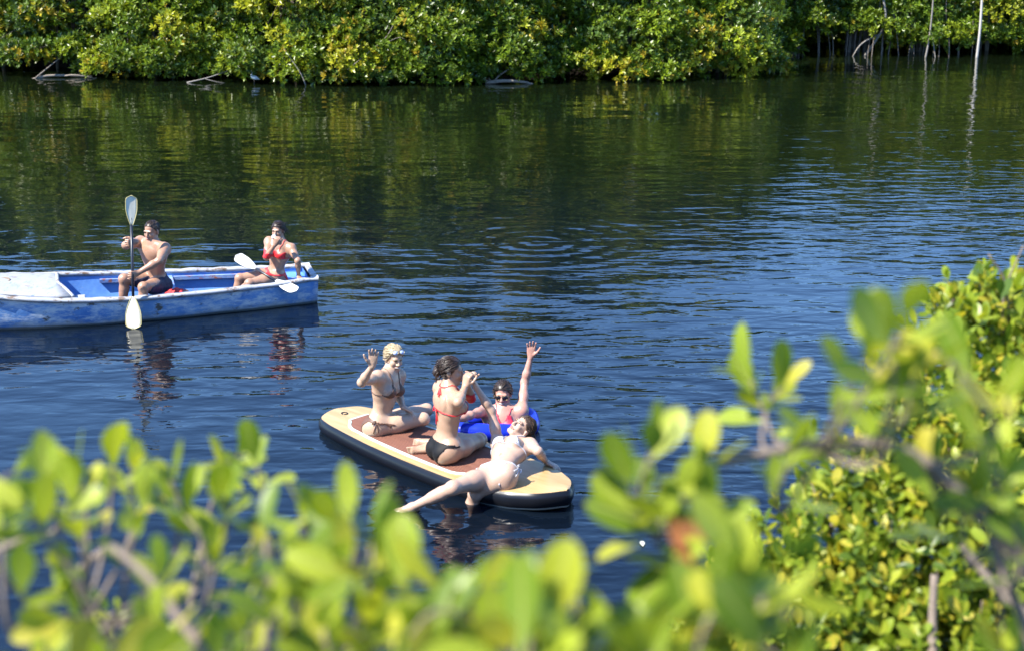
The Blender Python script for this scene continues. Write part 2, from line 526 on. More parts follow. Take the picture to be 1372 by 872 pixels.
def stick(name, label, cat, pts, r0, r1, mat, n=10, seg=7, side=(), group=None):
    root = empty(name, tuple(pts[0]))
    tag(root, label, cat, group)
    p = smooth_path(pts, n)
    v, f = tube(p, np.linspace(r0, r1, n), seg)
    build('stem', v, f, mat, root)
    for s in side:
        q = smooth_path(s, 7)
        v, f = tube(q, np.linspace(r1 * 1.0, r1 * 0.5, 7), 5)
        build('twig', v, f, mat, root)
    return root


M_STEM = simple_mat('pale_stem', (0.17, 0.155, 0.135), 0.8, 0.3, 14, bump=0.4)
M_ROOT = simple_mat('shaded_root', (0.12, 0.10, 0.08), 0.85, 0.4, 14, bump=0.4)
stick('fallen_branch', 'pale dead branch fallen into the water at the left of the opposite bank', 'branch',
      [(-14.1, 42.0, -0.05), (-13.6, 42.2, 0.06), (-12.4, 42.3, 0.03)], 0.05, 0.025, M_DEAD,
      side=[[(-14.0, 42.0, 0.0), (-13.6, 42.3, 0.35), (-13.1, 42.6, 0.75)], [(-13.2, 42.2, 0.05), (-12.8, 42.0, 0.1), (-12.2, 42.0, 0.0)]])
stick('driftwood_log', 'grey driftwood log lying at the waterline of the opposite bank', 'log',
      [(-0.75, 40.6, 0.03), (-0.2, 40.55, 0.09), (0.35, 40.6, 0.05), (0.6, 40.6, -0.02)], 0.06, 0.03, M_DEAD,
      side=[[(-0.6, 40.6, 0.08), (-0.75, 40.6, 0.3), (-0.6, 40.7, 0.55)], [(-0.5, 40.6, 0.08), (-0.35, 40.55, 0.25), (-0.1, 40.6, 0.4)],
            [(-0.65, 40.6, 0.06), (-0.95, 40.5, 0.2), (-1.2, 40.6, 0.2)]])
stick('leaning_stem', 'thin grey stem leaning across the yellowing mangrove', 'branch',
      [(-5.8, 40.2, 0.0), (-5.95, 40.25, 0.35), (-6.4, 40.4, 1.0)], 0.016, 0.01, M_STEM)
stick('leaning_stem', 'bare twig slanting down over the deep green mangrove', 'branch',
      [(-4.6, 40.1, 0.45), (-4.1, 40.1, 0.85), (-3.5, 40.2, 1.35), (-3.2, 40.3, 1.9)], 0.014, 0.008, M_DEAD,
      side=[[(-3.5, 40.1, 1.2), (-3.1, 40.0, 1.35), (-2.9, 40.0, 1.2)]])
stick('fallen_branch', 'thin grey branch trailing in the water below the olive green mangrove', 'branch',
      [(-9.3, 40.9, 0.0), (-8.7, 40.9, 0.14), (-8.0, 41.1, 0.36)], 0.022, 0.01, M_STEM,
      side=[[(-8.8, 40.9, 0.12), (-8.5, 40.8, 0.05), (-8.2, 40.8, 0.0)]])
stick('bent_stem', 'bent pale mangrove stem with a kink in the middle of the cove', 'tree stem',
      [(11.9, 49.0, -0.2), (12.3, 48.8, 0.5), (12.6, 48.8, 1.2), (12.45, 48.9, 2.2), (12.5, 49.1, 3.4)], 0.05, 0.035, M_STEM,
      side=[[(12.35, 48.8, 0.7), (11.8, 48.7, 0.4), (11.5, 48.7, -0.1)]])
stick('forked_stem', 'forked pale stem standing in the cove water', 'tree stem',
      [(13.85, 48.2, -0.2), (13.98, 48.3, 0.7), (14.03, 48.4, 2.0), (14.0, 48.6, 3.2)], 0.035, 0.02, M_STEM,
      side=[[(14.25, 48.2, -0.2), (14.12, 48.3, 0.5), (14.0, 48.35, 0.95)]])
stick('white_stem', 'straight white stem standing upright in the cove water', 'tree stem',
      [(15.62, 48.3, -0.3), (15.65, 48.3, 0.8), (15.66, 48.4, 1.8), (15.64, 48.5, 2.6)], 0.05, 0.035, simple_mat('white_stem', (0.34, 0.32, 0.29), 0.8, 0.25, 14, bump=0.4))
for i in range(26):
    x = 9.2 + i * 0.27 + random.uniform(-.15, .15)
    y0 = 48.9 + random.uniform(-.3, .5)
    hh = random.uniform(0.6, 1.9)
    lean = random.uniform(-.45, .45)
    stick('prop_root', 'thin pale prop root rising from the shaded cove water', 'prop root',
          [(x, y0, -0.25), (x + lean * .3, y0 + .1, hh * .5), (x + lean, y0 + .3, hh), (x + lean * 1.1, y0 + .5, hh + 1)], random.uniform(.012, .026), .012, M_ROOT,
          group='prop roots in the cove')

# small egret standing at the waterline
M_WHITE_FEATHER = simple_mat('white_feather', (0.5, 0.5, 0.49), 0.8, 0.06, 40)
eg = empty('egret', (-7.35, 40.55, 0.0)); tag(eg, 'tiny white egret standing at the waterline of the opposite bank', 'bird')
ex, ey = -7.35, 40.55
body_pts = smooth_path([(ex + .20, ey, .13), (ex + .10, ey, .17), (ex, ey, .20), (ex - .03, ey, .27), (ex - .01, ey, .33), (ex - .05, ey, .37), (ex - .08, ey, .365)], 16)
v, f = tube(body_pts, np.array([.01, .025, .045, .06, .06, .05, .04, .026, .02, .018, .018, .02, .024, .026, .02, .008]), 8)
build('body', v, f, M_WHITE_FEATHER, eg)
v, f = tube([(ex - .075, ey, .365), (ex - .16, ey, .345)], [.008, .002], 6); build('beak', v, f, M_BARK, eg)
for s in (-1, 1):
    v, f = tube([(ex + .03, ey + .025 * s, .17), (ex + .045, ey + .025 * s, .08), (ex + .03, ey + .025 * s, -.06)], .006, 5); build('leg', v, f, M_BARK, eg)
# ------------------------------------------------------------------ joints of the six people (metres)
FIG = {}


def fig(key, pelvis, neck, pelvis_forward, chest_forward, head, face, crown, left, right, left_hand, right_hand, left_foot, right_foot, size=1.0, male=False):
    """left / right: shoulder, elbow, wrist, hip, knee, ankle; a hand: direction, palm facing, curl, finger spread."""
    d = dict(pelvis=pelvis, neck=neck, fwd_p=pelvis_forward, fwd_c=chest_forward, head=head, head_f=face, head_u=crown, scale=size, male=male)
    for s, row in (('L', left), ('R', right)):
        for joint, p in zip(('sh', 'el', 'wr', 'hip', 'kn', 'an'), row): d[joint + s] = list(p)
    d = {k: (list(v) if isinstance(v, tuple) else v) for k, v in d.items()}
    d['hands'] = {s: dict(d=list(h[0]), n=list(h[1]), curl=h[2], spread=h[3]) for s, h in (('L', left_hand), ('R', right_hand))}
    d['feet'] = {'L': list(left_foot), 'R': list(right_foot)}
    FIG[key] = d


fig('w1', (-1.198, 12.107, 0.22), (-1.108, 12.137, 0.673), (0.966, -0.188, -0.179), (0.83, -0.543, -0.128),
    (-1.065, 12.183, 0.806), (0.522, -0.835, -0.174), (0.08, 0.0, 0.997),
    [(-1.029, 12.273, 0.612), (-1.047, 12.33, 0.415), (-0.985, 12.13, 0.355), (-1.189, 12.188, 0.182), (-0.80, 12.52, 0.19), (-1.12, 12.31, 0.18)],
    [(-1.197, 11.998, 0.684), (-1.311, 11.739, 0.721), (-1.201, 11.625, 0.908), (-1.218, 12.022, 0.199), (-0.807, 12.145, 0.235), (-1.174, 12.291, 0.18)],
    ((0.85, -0.12, -0.45), (-0.3, -0.3, -0.9), 0.25, 0.12), ((0.12, -0.05, 0.99), (0.15, -0.98, 0.1), 0.08, 0.22),
    (-0.85, -0.2, 0.0), (-0.93, 0.35, -0.12))
fig('w2', (-0.563, 11.393, 0.27), (-0.539, 11.413, 0.77), (0.882, 0.468, -0.062), (0.897, 0.437, -0.062),
    (-0.517, 11.461, 0.914), (0.994, -0.087, -0.07), (0.119, 0.02, 0.993),
    [(-0.616, 11.565, 0.731), (-0.358, 11.651, 0.611), (-0.384, 11.48, 0.80), (-0.606, 11.47, 0.239), (-0.282, 11.738, 0.19), (-0.697, 11.717, 0.173)],
    [(-0.465, 11.257, 0.736), (-0.441, 11.06, 0.775), (-0.395, 11.31, 0.825), (-0.523, 11.313, 0.241), (-0.3, 11.635, 0.215), (-0.736, 11.581, 0.18)],
    ((0.24, -0.19, 0.95), (0.7, -0.7, 0.12), 0.7, 0.1), ((0.2, 0.1, 0.98), (0.65, 0.75, 0.11), 0.75, 0.1),
    (-0.98, -0.21, 0.0), (-1.0, 0.05, -0.05), 1.04)
fig('w4', (-0.116, 10.837, 0.235), (0.025, 11.247, 0.346), (-0.301, -0.151, 0.941), (-0.238, -0.177, 0.955),
    (0.085, 11.29, 0.465), (-0.5, -0.45, 0.74), (0.733, 0.254, 0.631),
    [(0.152, 11.16, 0.362), (0.217, 11.03, 0.356), (0.292, 11.268, 0.165), (-0.049, 10.777, 0.247), (-0.30, 10.77, 0.085), (-0.42, 10.86, -0.29)],
    [(-0.114, 11.296, 0.321), (-0.177, 11.388, 0.583), (-0.305, 11.38, 0.803), (-0.202, 10.841, 0.208), (-0.472, 10.533, 0.237), (-0.81, 10.61, 0.035)],
    ((0.8, -0.58, -0.16), (-0.1, -0.2, -0.98), 0.35, 0.1), ((-0.33, 0.0, 0.94), (-0.96, 0.0, -0.29), 0.25, 0.14),
    (-0.52, -0.21, -0.83), (-0.95, -0.2, -0.10))
fig('w3', (-0.127, 12.5, -0.275), (-0.077, 12.54, 0.188), (-0.077, -0.993, 0.094), (-0.077, -0.993, 0.094),
    (-0.087, 12.587, 0.327), (-0.104, -0.989, -0.105), (0.0, -0.02, 1.0),
    [(0.093, 12.526, 0.18), (0.12, 12.729, 0.39), (0.176, 12.749, 0.635), (-0.043, 12.49, -0.313), (0.085, 12.703, -0.655), (0.128, 12.833, -1.043)],
    [(-0.249, 12.552, 0.169), (-0.384, 12.295, 0.217), (-0.56, 12.12, 0.22), (-0.217, 12.505, -0.296), (-0.345, 12.718, -0.637), (-0.388, 12.848, -1.026)],
    ((0.05, -0.05, 1.0), (-0.1, -0.99, 0.1), 0.12, 0.22), ((-0.9, -0.25, -0.35), (0.0, -0.29, -0.96), 0.4, 0.1),
    (0.0, -0.53, -0.85), (0.0, -0.53, -0.85), 1.03)
fig('man', (-4.318, 16.74, 0.353), (-4.322, 16.64, 0.851), (-0.793, -0.595, -0.126), (-0.506, -0.845, -0.174),
    (-4.324, 16.655, 0.985), (-0.337, -0.926, -0.17), (-0.021, -0.2, 0.98),
    [(-4.153, 16.55, 0.796), (-4.16, 16.26, 0.712), (-4.379, 16.162, 0.597), (-4.263, 16.676, 0.31), (-4.368, 16.262, 0.393), (-4.411, 16.241, -0.01)],
    [(-4.491, 16.745, 0.833), (-4.593, 16.462, 0.855), (-4.425, 16.3, 0.932), (-4.372, 16.816, 0.338), (-4.659, 16.503, 0.432), (-4.709, 16.524, 0.012)],
    ((-0.7, -0.7, -0.1), (-0.7, 0.7, -0.1), 1.0, 0.1), ((-0.65, -0.75, 0.05), (-0.78, 0.62, -0.1), 1.0, 0.1),
    (-0.53, -0.84, -0.11), (-0.7, -0.7, -0.1), 1.06, True)
fig('wb', (-2.939, 17.15, 0.335), (-2.86, 17.12, 0.741), (-0.933, -0.325, 0.157), (-0.343, -0.939, -0.003),
    (-2.888, 17.147, 0.885), (-0.258, -0.964, -0.07), (0.0, 0.0, 1.0),
    [(-2.721, 17.069, 0.676), (-2.627, 16.92, 0.553), (-2.64, 17.015, 0.345), (-2.92, 17.075, 0.295), (-3.223, 16.85, 0.287), (-3.468, 17.014, 0.042)],
    [(-3.012, 17.175, 0.741), (-3.013, 16.945, 0.594), (-2.888, 16.845, 0.767), (-2.97, 17.229, 0.316), (-3.388, 17.1, 0.29), (-3.467, 17.08, 0.0)],
    ((0.4, -0.79, -0.46), (0.0, -0.2, -0.98), 0.3, 0.1), ((0.36, -0.1, 0.93), (0.31, 0.94, 0.1), 0.75, 0.1),
    (-0.95, 0.21, -0.21), (-0.95, 0.0, -0.32), 0.96)
# ------------------------------------------------------------------ bodies: one continuous surface per person
VOX = 0.006


class Field:
    """Signed distance field on a grid; tapered capsules and ellipsoids blended with a smooth union."""

    def __init__(self):
        self.prims = []

    def cone(self, a, b, ra, rb, k=0.02, cut=False):
        self.prims.append(('c', np.asarray(a, float), np.asarray(b, float), ra, rb, k, cut))

    def ell(self, c, rad, R=None, k=0.02, cut=False):
        self.prims.append(('e', np.asarray(c, float), np.asarray(rad, float), np.eye(3) if R is None else np.asarray(R), 0, k, cut))

    def bake(self, h=VOX, noise=None):
        lo, hi = np.full(3, 1e9), np.full(3, -1e9)
        bb = []
        for p in self.prims:
            if p[0] == 'c':
                r = max(p[3], p[4]); l_ = np.minimum(p[1], p[2]) - r; h_ = np.maximum(p[1], p[2]) + r
            else:
                e = np.sqrt(((p[3] * p[2][None]) ** 2).sum(1)); l_ = p[1] - e; h_ = p[1] + e
            m = 1.6 * p[5] + 4 * h
            bb.append((l_ - m, h_ + m))
            if not p[6]:
                lo = np.minimum(lo, l_ - 4 * h); hi = np.maximum(hi, h_ + 4 * h)
        n = np.ceil((hi - lo) / h).astype(int) + 1
        D = np.full(n, 0.2, np.float32)
        ax = [(lo[i] + h * np.arange(n[i])).astype(np.float32) for i in range(3)]
        for p, (l_, h_) in zip(self.prims, bb):
            i0 = np.clip(np.floor((l_ - lo) / h).astype(int), 0, n - 1); i1 = np.clip(np.ceil((h_ - lo) / h).astype(int) + 1, 1, n)
            sl = tuple(slice(a, b) for a, b in zip(i0, i1))
            x = ax[0][sl[0]][:, None, None]; y = ax[1][sl[1]][None, :, None]; z = ax[2][sl[2]][None, None, :]
            if p[0] == 'c':
                a, b, ra, rb = p[1:5]
                ab = (b - a).astype(np.float32); L2 = max(float(ab @ ab), 1e-9)
                px, py, pz = x - np.float32(a[0]), y - np.float32(a[1]), z - np.float32(a[2])
                t = np.clip((px * ab[0] + py * ab[1] + pz * ab[2]) / np.float32(L2), 0, 1)
                d = np.sqrt((px - t * ab[0]) ** 2 + (py - t * ab[1]) ** 2 + (pz - t * ab[2]) ** 2) - (np.float32(ra) + t * np.float32(rb - ra))
            else:
                c, rad, R = p[1], p[2], p[3].astype(np.float32)
                px, py, pz = x - np.float32(c[0]), y - np.float32(c[1]), z - np.float32(c[2])
                q = [(px * R[0, j] + py * R[1, j] + pz * R[2, j]) / np.float32(rad[j]) for j in range(3)]
                k0 = np.sqrt(q[0] ** 2 + q[1] ** 2 + q[2] ** 2)
                k1 = np.sqrt((q[0] / np.float32(rad[0])) ** 2 + (q[1] / np.float32(rad[1])) ** 2 + (q[2] / np.float32(rad[2])) ** 2) + np.float32(1e-6)
                d = k0 * (k0 - 1) / k1
            k = np.float32(p[5]); cur = D[sl]
            if p[6]:
                d = -d
                hh = np.clip(0.5 - 0.5 * (d - cur) / k, 0, 1); hh = 1 - hh
                D[sl] = cur * (1 - hh) + d * hh + k * hh * (1 - hh)
            else:
                hh = np.clip(0.5 + 0.5 * (d - cur) / k, 0, 1)
                D[sl] = d * (1 - hh) + cur * hh - k * hh * (1 - hh)
        self.D, self.lo, self.h, self.ax = D, lo, h, ax
        return self

    def sample(self, p):
        q = (np.atleast_2d(p) - self.lo) / self.h
        q = np.clip(q, 0, np.array(self.D.shape) - 1.001); i = q.astype(int); t = q - i
        r = 0
        for dx in (0, 1):
            for dy in (0, 1):
                for dz in (0, 1):
                    w = (t[:, 0] if dx else 1 - t[:, 0]) * (t[:, 1] if dy else 1 - t[:, 1]) * (t[:, 2] if dz else 1 - t[:, 2])
                    r = r + w * self.D[i[:, 0] + dx, i[:, 1] + dy, i[:, 2] + dz]
        return r

    def grad(self, p):
        e = self.h * 1.5
        g_ = np.stack([self.sample(p + np.eye(3)[j] * e) - self.sample(p - np.eye(3)[j] * e) for j in range(3)], -1)
        return g_ / np.maximum(np.linalg.norm(g_, axis=1, keepdims=True), 1e-9)

    def onto(self, p, off):
        p = np.atleast_2d(np.asarray(p, float)).copy()
        for _ in range(14):
            p -= self.grad(p) * (self.sample(p) - off)[:, None] * 0.8
        return p

    def mesh(self):
        D, h, lo = self.D, self.h, self.lo
        s = D < 0
        nx_, ny_, nz_ = D.shape
        cnt = np.zeros((nx_ - 1, ny_ - 1, nz_ - 1), np.uint8)
        for a in (0, 1):
            for b in (0, 1):
                for c in (0, 1):
                    cnt += s[a:nx_ - 1 + a, b:ny_ - 1 + b, c:nz_ - 1 + c]
        act = (cnt > 0) & (cnt < 8)
        I = np.argwhere(act)
        vid = np.full(act.shape, -1, np.int32); vid[act] = np.arange(len(I))
        acc = np.zeros((len(I), 3)); num = np.zeros(len(I))
        cor = [(a, b, c) for a in (0, 1) for b in (0, 1) for c in (0, 1)]
        val = {c: D[I[:, 0] + c[0], I[:, 1] + c[1], I[:, 2] + c[2]].astype(float) for c in cor}
        for c in cor:
            for j in range(3):
                if c[j] == 0:
                    e = list(c); e[j] = 1; e = tuple(e)
                    d0, d1 = val[c], val[e]
                    m = (d0 < 0) != (d1 < 0)
                    t = np.where(m, d0 / np.where(m, d0 - d1, 1), 0)
                    q = np.tile(np.array(c, float), (len(I), 1)); q[:, j] += t
                    acc += q * m[:, None]; num += m
        v = (I + acc / num[:, None]) * h + lo
        F_ = []
        for j in range(3):
            a1, a2 = [(1, 2), (2, 0), (0, 1)][j]
            sl0 = [slice(None)] * 3; sl1 = [slice(None)] * 3
            sl0[j] = slice(0, -1); sl1[j] = slice(1, None)
            ch = s[tuple(sl0)] != s[tuple(sl1)]
            E_ = np.argwhere(ch)
            ok = (E_[:, a1] > 0) & (E_[:, a2] > 0) & (E_[:, a1] < D.shape[a1] - 1) & (E_[:, a2] < D.shape[a2] - 1)
            E_ = E_[ok]

            def cell(o1, o2):
                q = E_.copy(); q[:, a1] -= o1; q[:, a2] -= o2
                return vid[q[:, 0], q[:, 1], q[:, 2]]
            fc = np.stack([cell(1, 1), cell(0, 1), cell(0, 0), cell(1, 0)], -1)
            inside = s[E_[:, 0], E_[:, 1], E_[:, 2]]
            fc[~inside] = fc[~inside][:, ::-1]
            F_.append(fc)
        f = np.concatenate(F_)
        f = f[(f >= 0).all(1)]
        return v, f


def frame_of(u, f):
    u = unit(u); f = unit(np.asarray(f) - u * (np.asarray(f) @ u))
    return np.cross(u, f), f, u            # person's left, forward, up


def add_hand(B, wr, d, n, side, curl, spread, sc):
    """Palm, four fingers of unequal length and a thumb; n is the palm's facing direction."""
    d = unit(d); n = unit(np.asarray(n) - d * (np.asarray(n) @ d))
    # thumb side: for a left hand seen from the palm with the fingers up the thumb points to the viewer's left
    w = np.cross(d, n) * (1 if side == 'L' else -1)
    tips = []
    for i, (o, L) in enumerate(((0.030, 0.066), (0.011, 0.074), (-0.009, 0.069), (-0.028, 0.054))):
        base = wr + (d * (0.092 - 0.004 * abs(i - 1)) + w * o) * sc
        B.cone(wr + d * 0.012 * sc + w * o * 0.55 * sc, base, 0.0135 * sc, 0.0115 * sc, 0.012)
        dirn = unit(d + w * (o / 0.03) * spread)
        ax_ = np.cross(dirn, n)
        p = base; ang = 0.12
        for j, fr in enumerate((0.45, 0.30, 0.25)):
            ang += curl * (1.15 if j else 0.9)
            q = p + (dirn * math.cos(ang) + n * math.sin(ang)) * L * fr * sc
            r0 = 0.0098 - 0.0008 * j
            B.cone(p, q, r0 * sc, (r0 - 0.0008) * sc, 0.004)
            p = q
    # thumb from the side of the palm near its base
    b0 = wr + (d * 0.022 + w * 0.022 + n * 0.006) * sc
    b1 = b0 + (d * 0.035 + w * (0.026 + 0.03 * spread) + n * 0.012 * (1 + curl)) * sc
    b2 = b1 + unit(d * 0.9 + w * (0.35 + 1.6 * spread - 0.5 * curl) + n * 0.7 * curl) * 0.032 * sc
    b3 = b2 + unit(d * 0.95 + w * (0.2 + 1.2 * spread - 0.7 * curl) + n * 0.9 * curl) * 0.026 * sc
    B.cone(b0, b1, 0.0155 * sc, 0.0125 * sc, 0.012); B.cone(b1, b2, 0.0115 * sc, 0.0105 * sc, 0.005); B.cone(b2, b3, 0.0105 * sc, 0.009 * sc, 0.004)
    B.ell(wr + (d * 0.05 + n * 0.002) * sc, np.array([0.036, 0.050, 0.0145]) * sc, np.stack([w, d, n], 1), 0.012)


def add_foot(B, an, d, shin, sc):
    """Heel, arch, ball and five toes; d points to the toes, shin from the knee to the ankle."""
    d = unit(d); up = unit(-np.asarray(shin)); up = unit(up - d * (up @ d))
    w = np.cross(d, up)
    heel = an - d * 0.035 * sc - up * 0.045 * sc
    ball = an + d * 0.115 * sc - up * 0.052 * sc
    B.cone(an, heel, 0.034 * sc, 0.030 * sc, 0.02); B.cone(an, an + d * 0.06 * sc - up * 0.02 * sc, 0.034 * sc, 0.03 * sc, 0.02)
    B.cone(heel, ball, 0.028 * sc, 0.025 * sc, 0.02)
    for o in (-0.02, 0.0, 0.02):
        B.cone(an + d * 0.05 * sc - up * 0.03 * sc, ball + w * o * sc, 0.025 * sc, 0.02 * sc, 0.015)
    for i, o in enumerate((-0.03, -0.014, 0.0, 0.013, 0.026)):
        L = 0.048 - 0.004 * i
        B.cone(ball + w * o * sc, ball + w * o * 1.1 * sc + d * L * sc - up * 0.006 * sc, 0.0125 * sc if i == 0 else 0.0095 * sc, 0.009 * sc, 0.006)


def head_prims(B, c, l, f, u, sc):
    T = lambda x, y, z: c + (l * x + f * y + u * z) * sc
    R = np.stack([l, f, u], 1)
    B.ell(T(0, -0.014, 0.032), np.array([0.072, 0.092, 0.080]) * sc, R, 0.015)
    B.ell(T(0, 0.022, -0.030), np.array([0.057, 0.066, 0.076]) * sc, R, 0.02)
    B.cone(T(-0.02, 0.058, -0.088), T(0.02, 0.058, -0.088), 0.020 * sc, 0.020 * sc, 0.02)
    for s in (-1, 1):
        B.cone(T(s * 0.05, 0.0, -0.055), T(s * 0.022, 0.055, -0.088), 0.018 * sc, 0.018 * sc, 0.02)
        B.ell(T(s * 0.034, 0.062, -0.026), np.array([0.022, 0.02, 0.022]) * sc, R, 0.02)
        B.ell(T(s * 0.031, 0.104, 0.004), np.array([0.017, 0.016, 0.010]) * sc, R, 0.012, cut=True)
        B.ell(T(s * 0.074, -0.008, -0.008), np.array([0.009, 0.019, 0.031]) * sc, R, 0.006)
    B.cone(T(-0.036, 0.078, 0.022), T(0.036, 0.078, 0.022), 0.012 * sc, 0.012 * sc, 0.012)
    B.cone(T(0, 0.084, 0.014), T(0, 0.106, -0.026), 0.008 * sc, 0.0125 * sc, 0.008)
    for s in (-1, 1):
        B.ell(T(s * 0.012, 0.096, -0.030), np.array([0.009, 0.010, 0.008]) * sc, R, 0.006)
    B.ell(T(0, 0.086, -0.058), np.array([0.027, 0.013, 0.011]) * sc, R, 0.010)


def body_field(J):
    B = Field(); sc = J['scale']; male = J['male']
    g_ = {k: np.array(v) for k, v in J.items() if isinstance(v, list)}
    pel, nk = g_['pelvis'], g_['neck']
    up = unit(nk - pel); tl = np.linalg.norm(nk - pel)
    lc, fc, _ = frame_of(up, g_['fwd_c']); lp, fp, _ = frame_of(up, g_['fwd_p'])
    lm, fm, _ = frame_of(up, unit(fc + fp))
    Rc, Rp, Rm = np.stack([lc, fc, up], 1), np.stack([lp, fp, up], 1), np.stack([lm, fm, up], 1)
    A = lambda t, fr=0.0, F_=fm: pel + up * tl * t + F_ * fr
    w = 1.13 if male else 1.0
    # trunk
    B.ell(A(0.80, 0.006, fc), np.array([0.140 * w, 0.098 * w, 0.125]) * sc, Rc, 0.03)
    B.ell(A(0.60, 0.008, fc), np.array([0.128 * w, 0.094 * w, 0.14]) * sc, Rc, 0.05)
    B.ell(A(0.34, 0.004), np.array([0.108 * (1.12 if male else 1), 0.082 * w, 0.13]) * sc, Rm, 0.06)
    B.ell(A(0.02, -0.004, fp), np.array([0.148, 0.104, 0.115]) * sc, Rp, 0.06)
    if not male:
        for s in (-1, 1):
            B.ell(pel + (lp * s * 0.125 - up * 0.01) * sc, np.array([0.045, 0.07, 0.08]) * sc, Rp, 0.04)
    for s in (-1, 1):
        B.ell(pel + (lp * s * 0.068 - fp * 0.060 - up * 0.045) * sc, np.array([0.082, 0.078, 0.085]) * (0.95 if male else 1.05) * sc, Rp, 0.03)
    # spine furrow and shoulder blades
    for s in (-1, 1):
        B.ell(A(0.80, -0.075, fc) + lc * s * 0.075 * sc, np.array([0.045, 0.025, 0.065]) * sc, Rc, 0.03)
    B.cone(A(0.15, -0.112 * sc, fm), A(0.75, -0.122 * sc, fc), 0.010, 0.010, 0.03, cut=True)
    # collarbones, traps, neck
    B.cone(nk - up * 0.02 - fc * 0.012, g_['head'] - up * 0.0 - unit(g_['head_u']) * 0.03 * sc - unit(g_['head_f']) * 0.012, 0.056 * w * sc, 0.050 * w * sc, 0.035)
    for S_ in 'LR':
        s = 1 if S_ == 'L' else -1
        sh = g_['sh' + S_]
        B.cone(nk + up * 0.01, sh + up * 0.012, 0.040 * w * sc, 0.036 * w * sc, 0.05)
        B.cone(nk - up * 0.045 * sc + fc * 0.045, sh + fc * 0.02, 0.018, 0.024, 0.03)
        B.ell(sh, np.array([0.055, 0.055, 0.058]) * w * sc, Rc, 0.04)
        # lat and chest to the arm
        B.cone(A(0.62) + lc * s * 0.085 * sc, sh - up * 0.03, 0.06 * w * sc, 0.045 * w * sc, 0.05)
        if male:
            B.ell(A(0.80, 0.075, fc) + lc * s * 0.068, (0.078, 0.034, 0.062), Rc, 0.03)
        else:
            B.ell(A(0.70, 0.085 * sc, fc) + lc * s * 0.066 * sc, np.array([0.062, 0.058, 0.060]) * sc, Rc, 0.022)
        # arm
        el, wr = g_['el' + S_], g_['wr' + S_]
        ua = el - sh
        aw = 1.18 if male else 1.0
        B.cone(sh, sh + ua * 0.5, 0.047 * aw * sc, 0.043 * aw * sc, 0.04)
        B.cone(sh + ua * 0.45, el, 0.043 * aw * sc, 0.033 * aw * sc, 0.03)
        fa = wr - el
        B.ell(el, np.array([1, 1, 1]) * 0.035 * aw * sc, None, 0.02)
        B.cone(el, el + fa * 0.35, 0.034 * aw * sc, 0.037 * aw * sc, 0.025)
        B.cone(el + fa * 0.3, wr, 0.036 * aw * sc, 0.0235 * aw * sc, 0.02)
        hd = J['hands'][S_]
        hs = sc * (1.08 if male else 1.0)
        B.cone(wr, wr + unit(hd['d']) * 0.03, 0.0235 * aw * sc, 0.022 * sc, 0.015)
        add_hand(B, wr, np.array(hd['d']), np.array(hd['n']), S_, hd['curl'], hd['spread'], hs)
        # leg
        hip, kn, an = g_['hip' + S_], g_['kn' + S_], g_['an' + S_]
        th = kn - hip
        B.cone(hip, hip + th * 0.45, 0.088 * sc, 0.080 * sc, 0.05)
        B.cone(hip + th * 0.4, kn, 0.081 * sc, 0.054 * sc, 0.035)
        B.ell(kn, np.array([1, 1, 1]) * 0.056 * sc, None, 0.025)
        sh_ = an - kn
        bend = unit(np.cross(np.cross(th, sh_), sh_)) if np.linalg.norm(np.cross(unit(th), unit(sh_))) > 0.05 else -fp
        cb = bend if bend @ (-unit(th)) > -2 else bend
        B.cone(kn, kn + sh_ * 0.5, 0.050 * sc, 0.044 * sc, 0.03)
        B.ell(kn + sh_ * 0.30 - unit(th) * 0.016, np.array([0.046, 0.046, 0.046]) * sc, None, 0.05)
        B.cone(kn + sh_ * 0.45, an, 0.044 * sc, 0.031 * sc, 0.03)
        add_foot(B, an, np.array(J['feet'][S_]), sh_, sc * (1.08 if male else 1.0))
    if not male:
        B.cone(A(0.42, 0.088 * sc, fm), A(0.30, 0.084 * sc, fm), 0.003, 0.003, 0.012, cut=True)
    hl, hf, hu = frame_of(g_['head_u'], g_['head_f'])
    hf0 = unit(g_['head_f']); hu0 = unit(g_['head_u'] - hf0 * (g_['head_u'] @ hf0)); hl0 = np.cross(hu0, hf0)
    head_prims(B, g_['head'], hl0, hf0, hu0, sc)
    B.J = dict(g_, pel=pel, nk=nk, up=up, tl=tl, lc=lc, fc=fc, lp=lp, fp=fp, hl=hl0, hf=hf0, hu=hu0, sc=sc)
    return B


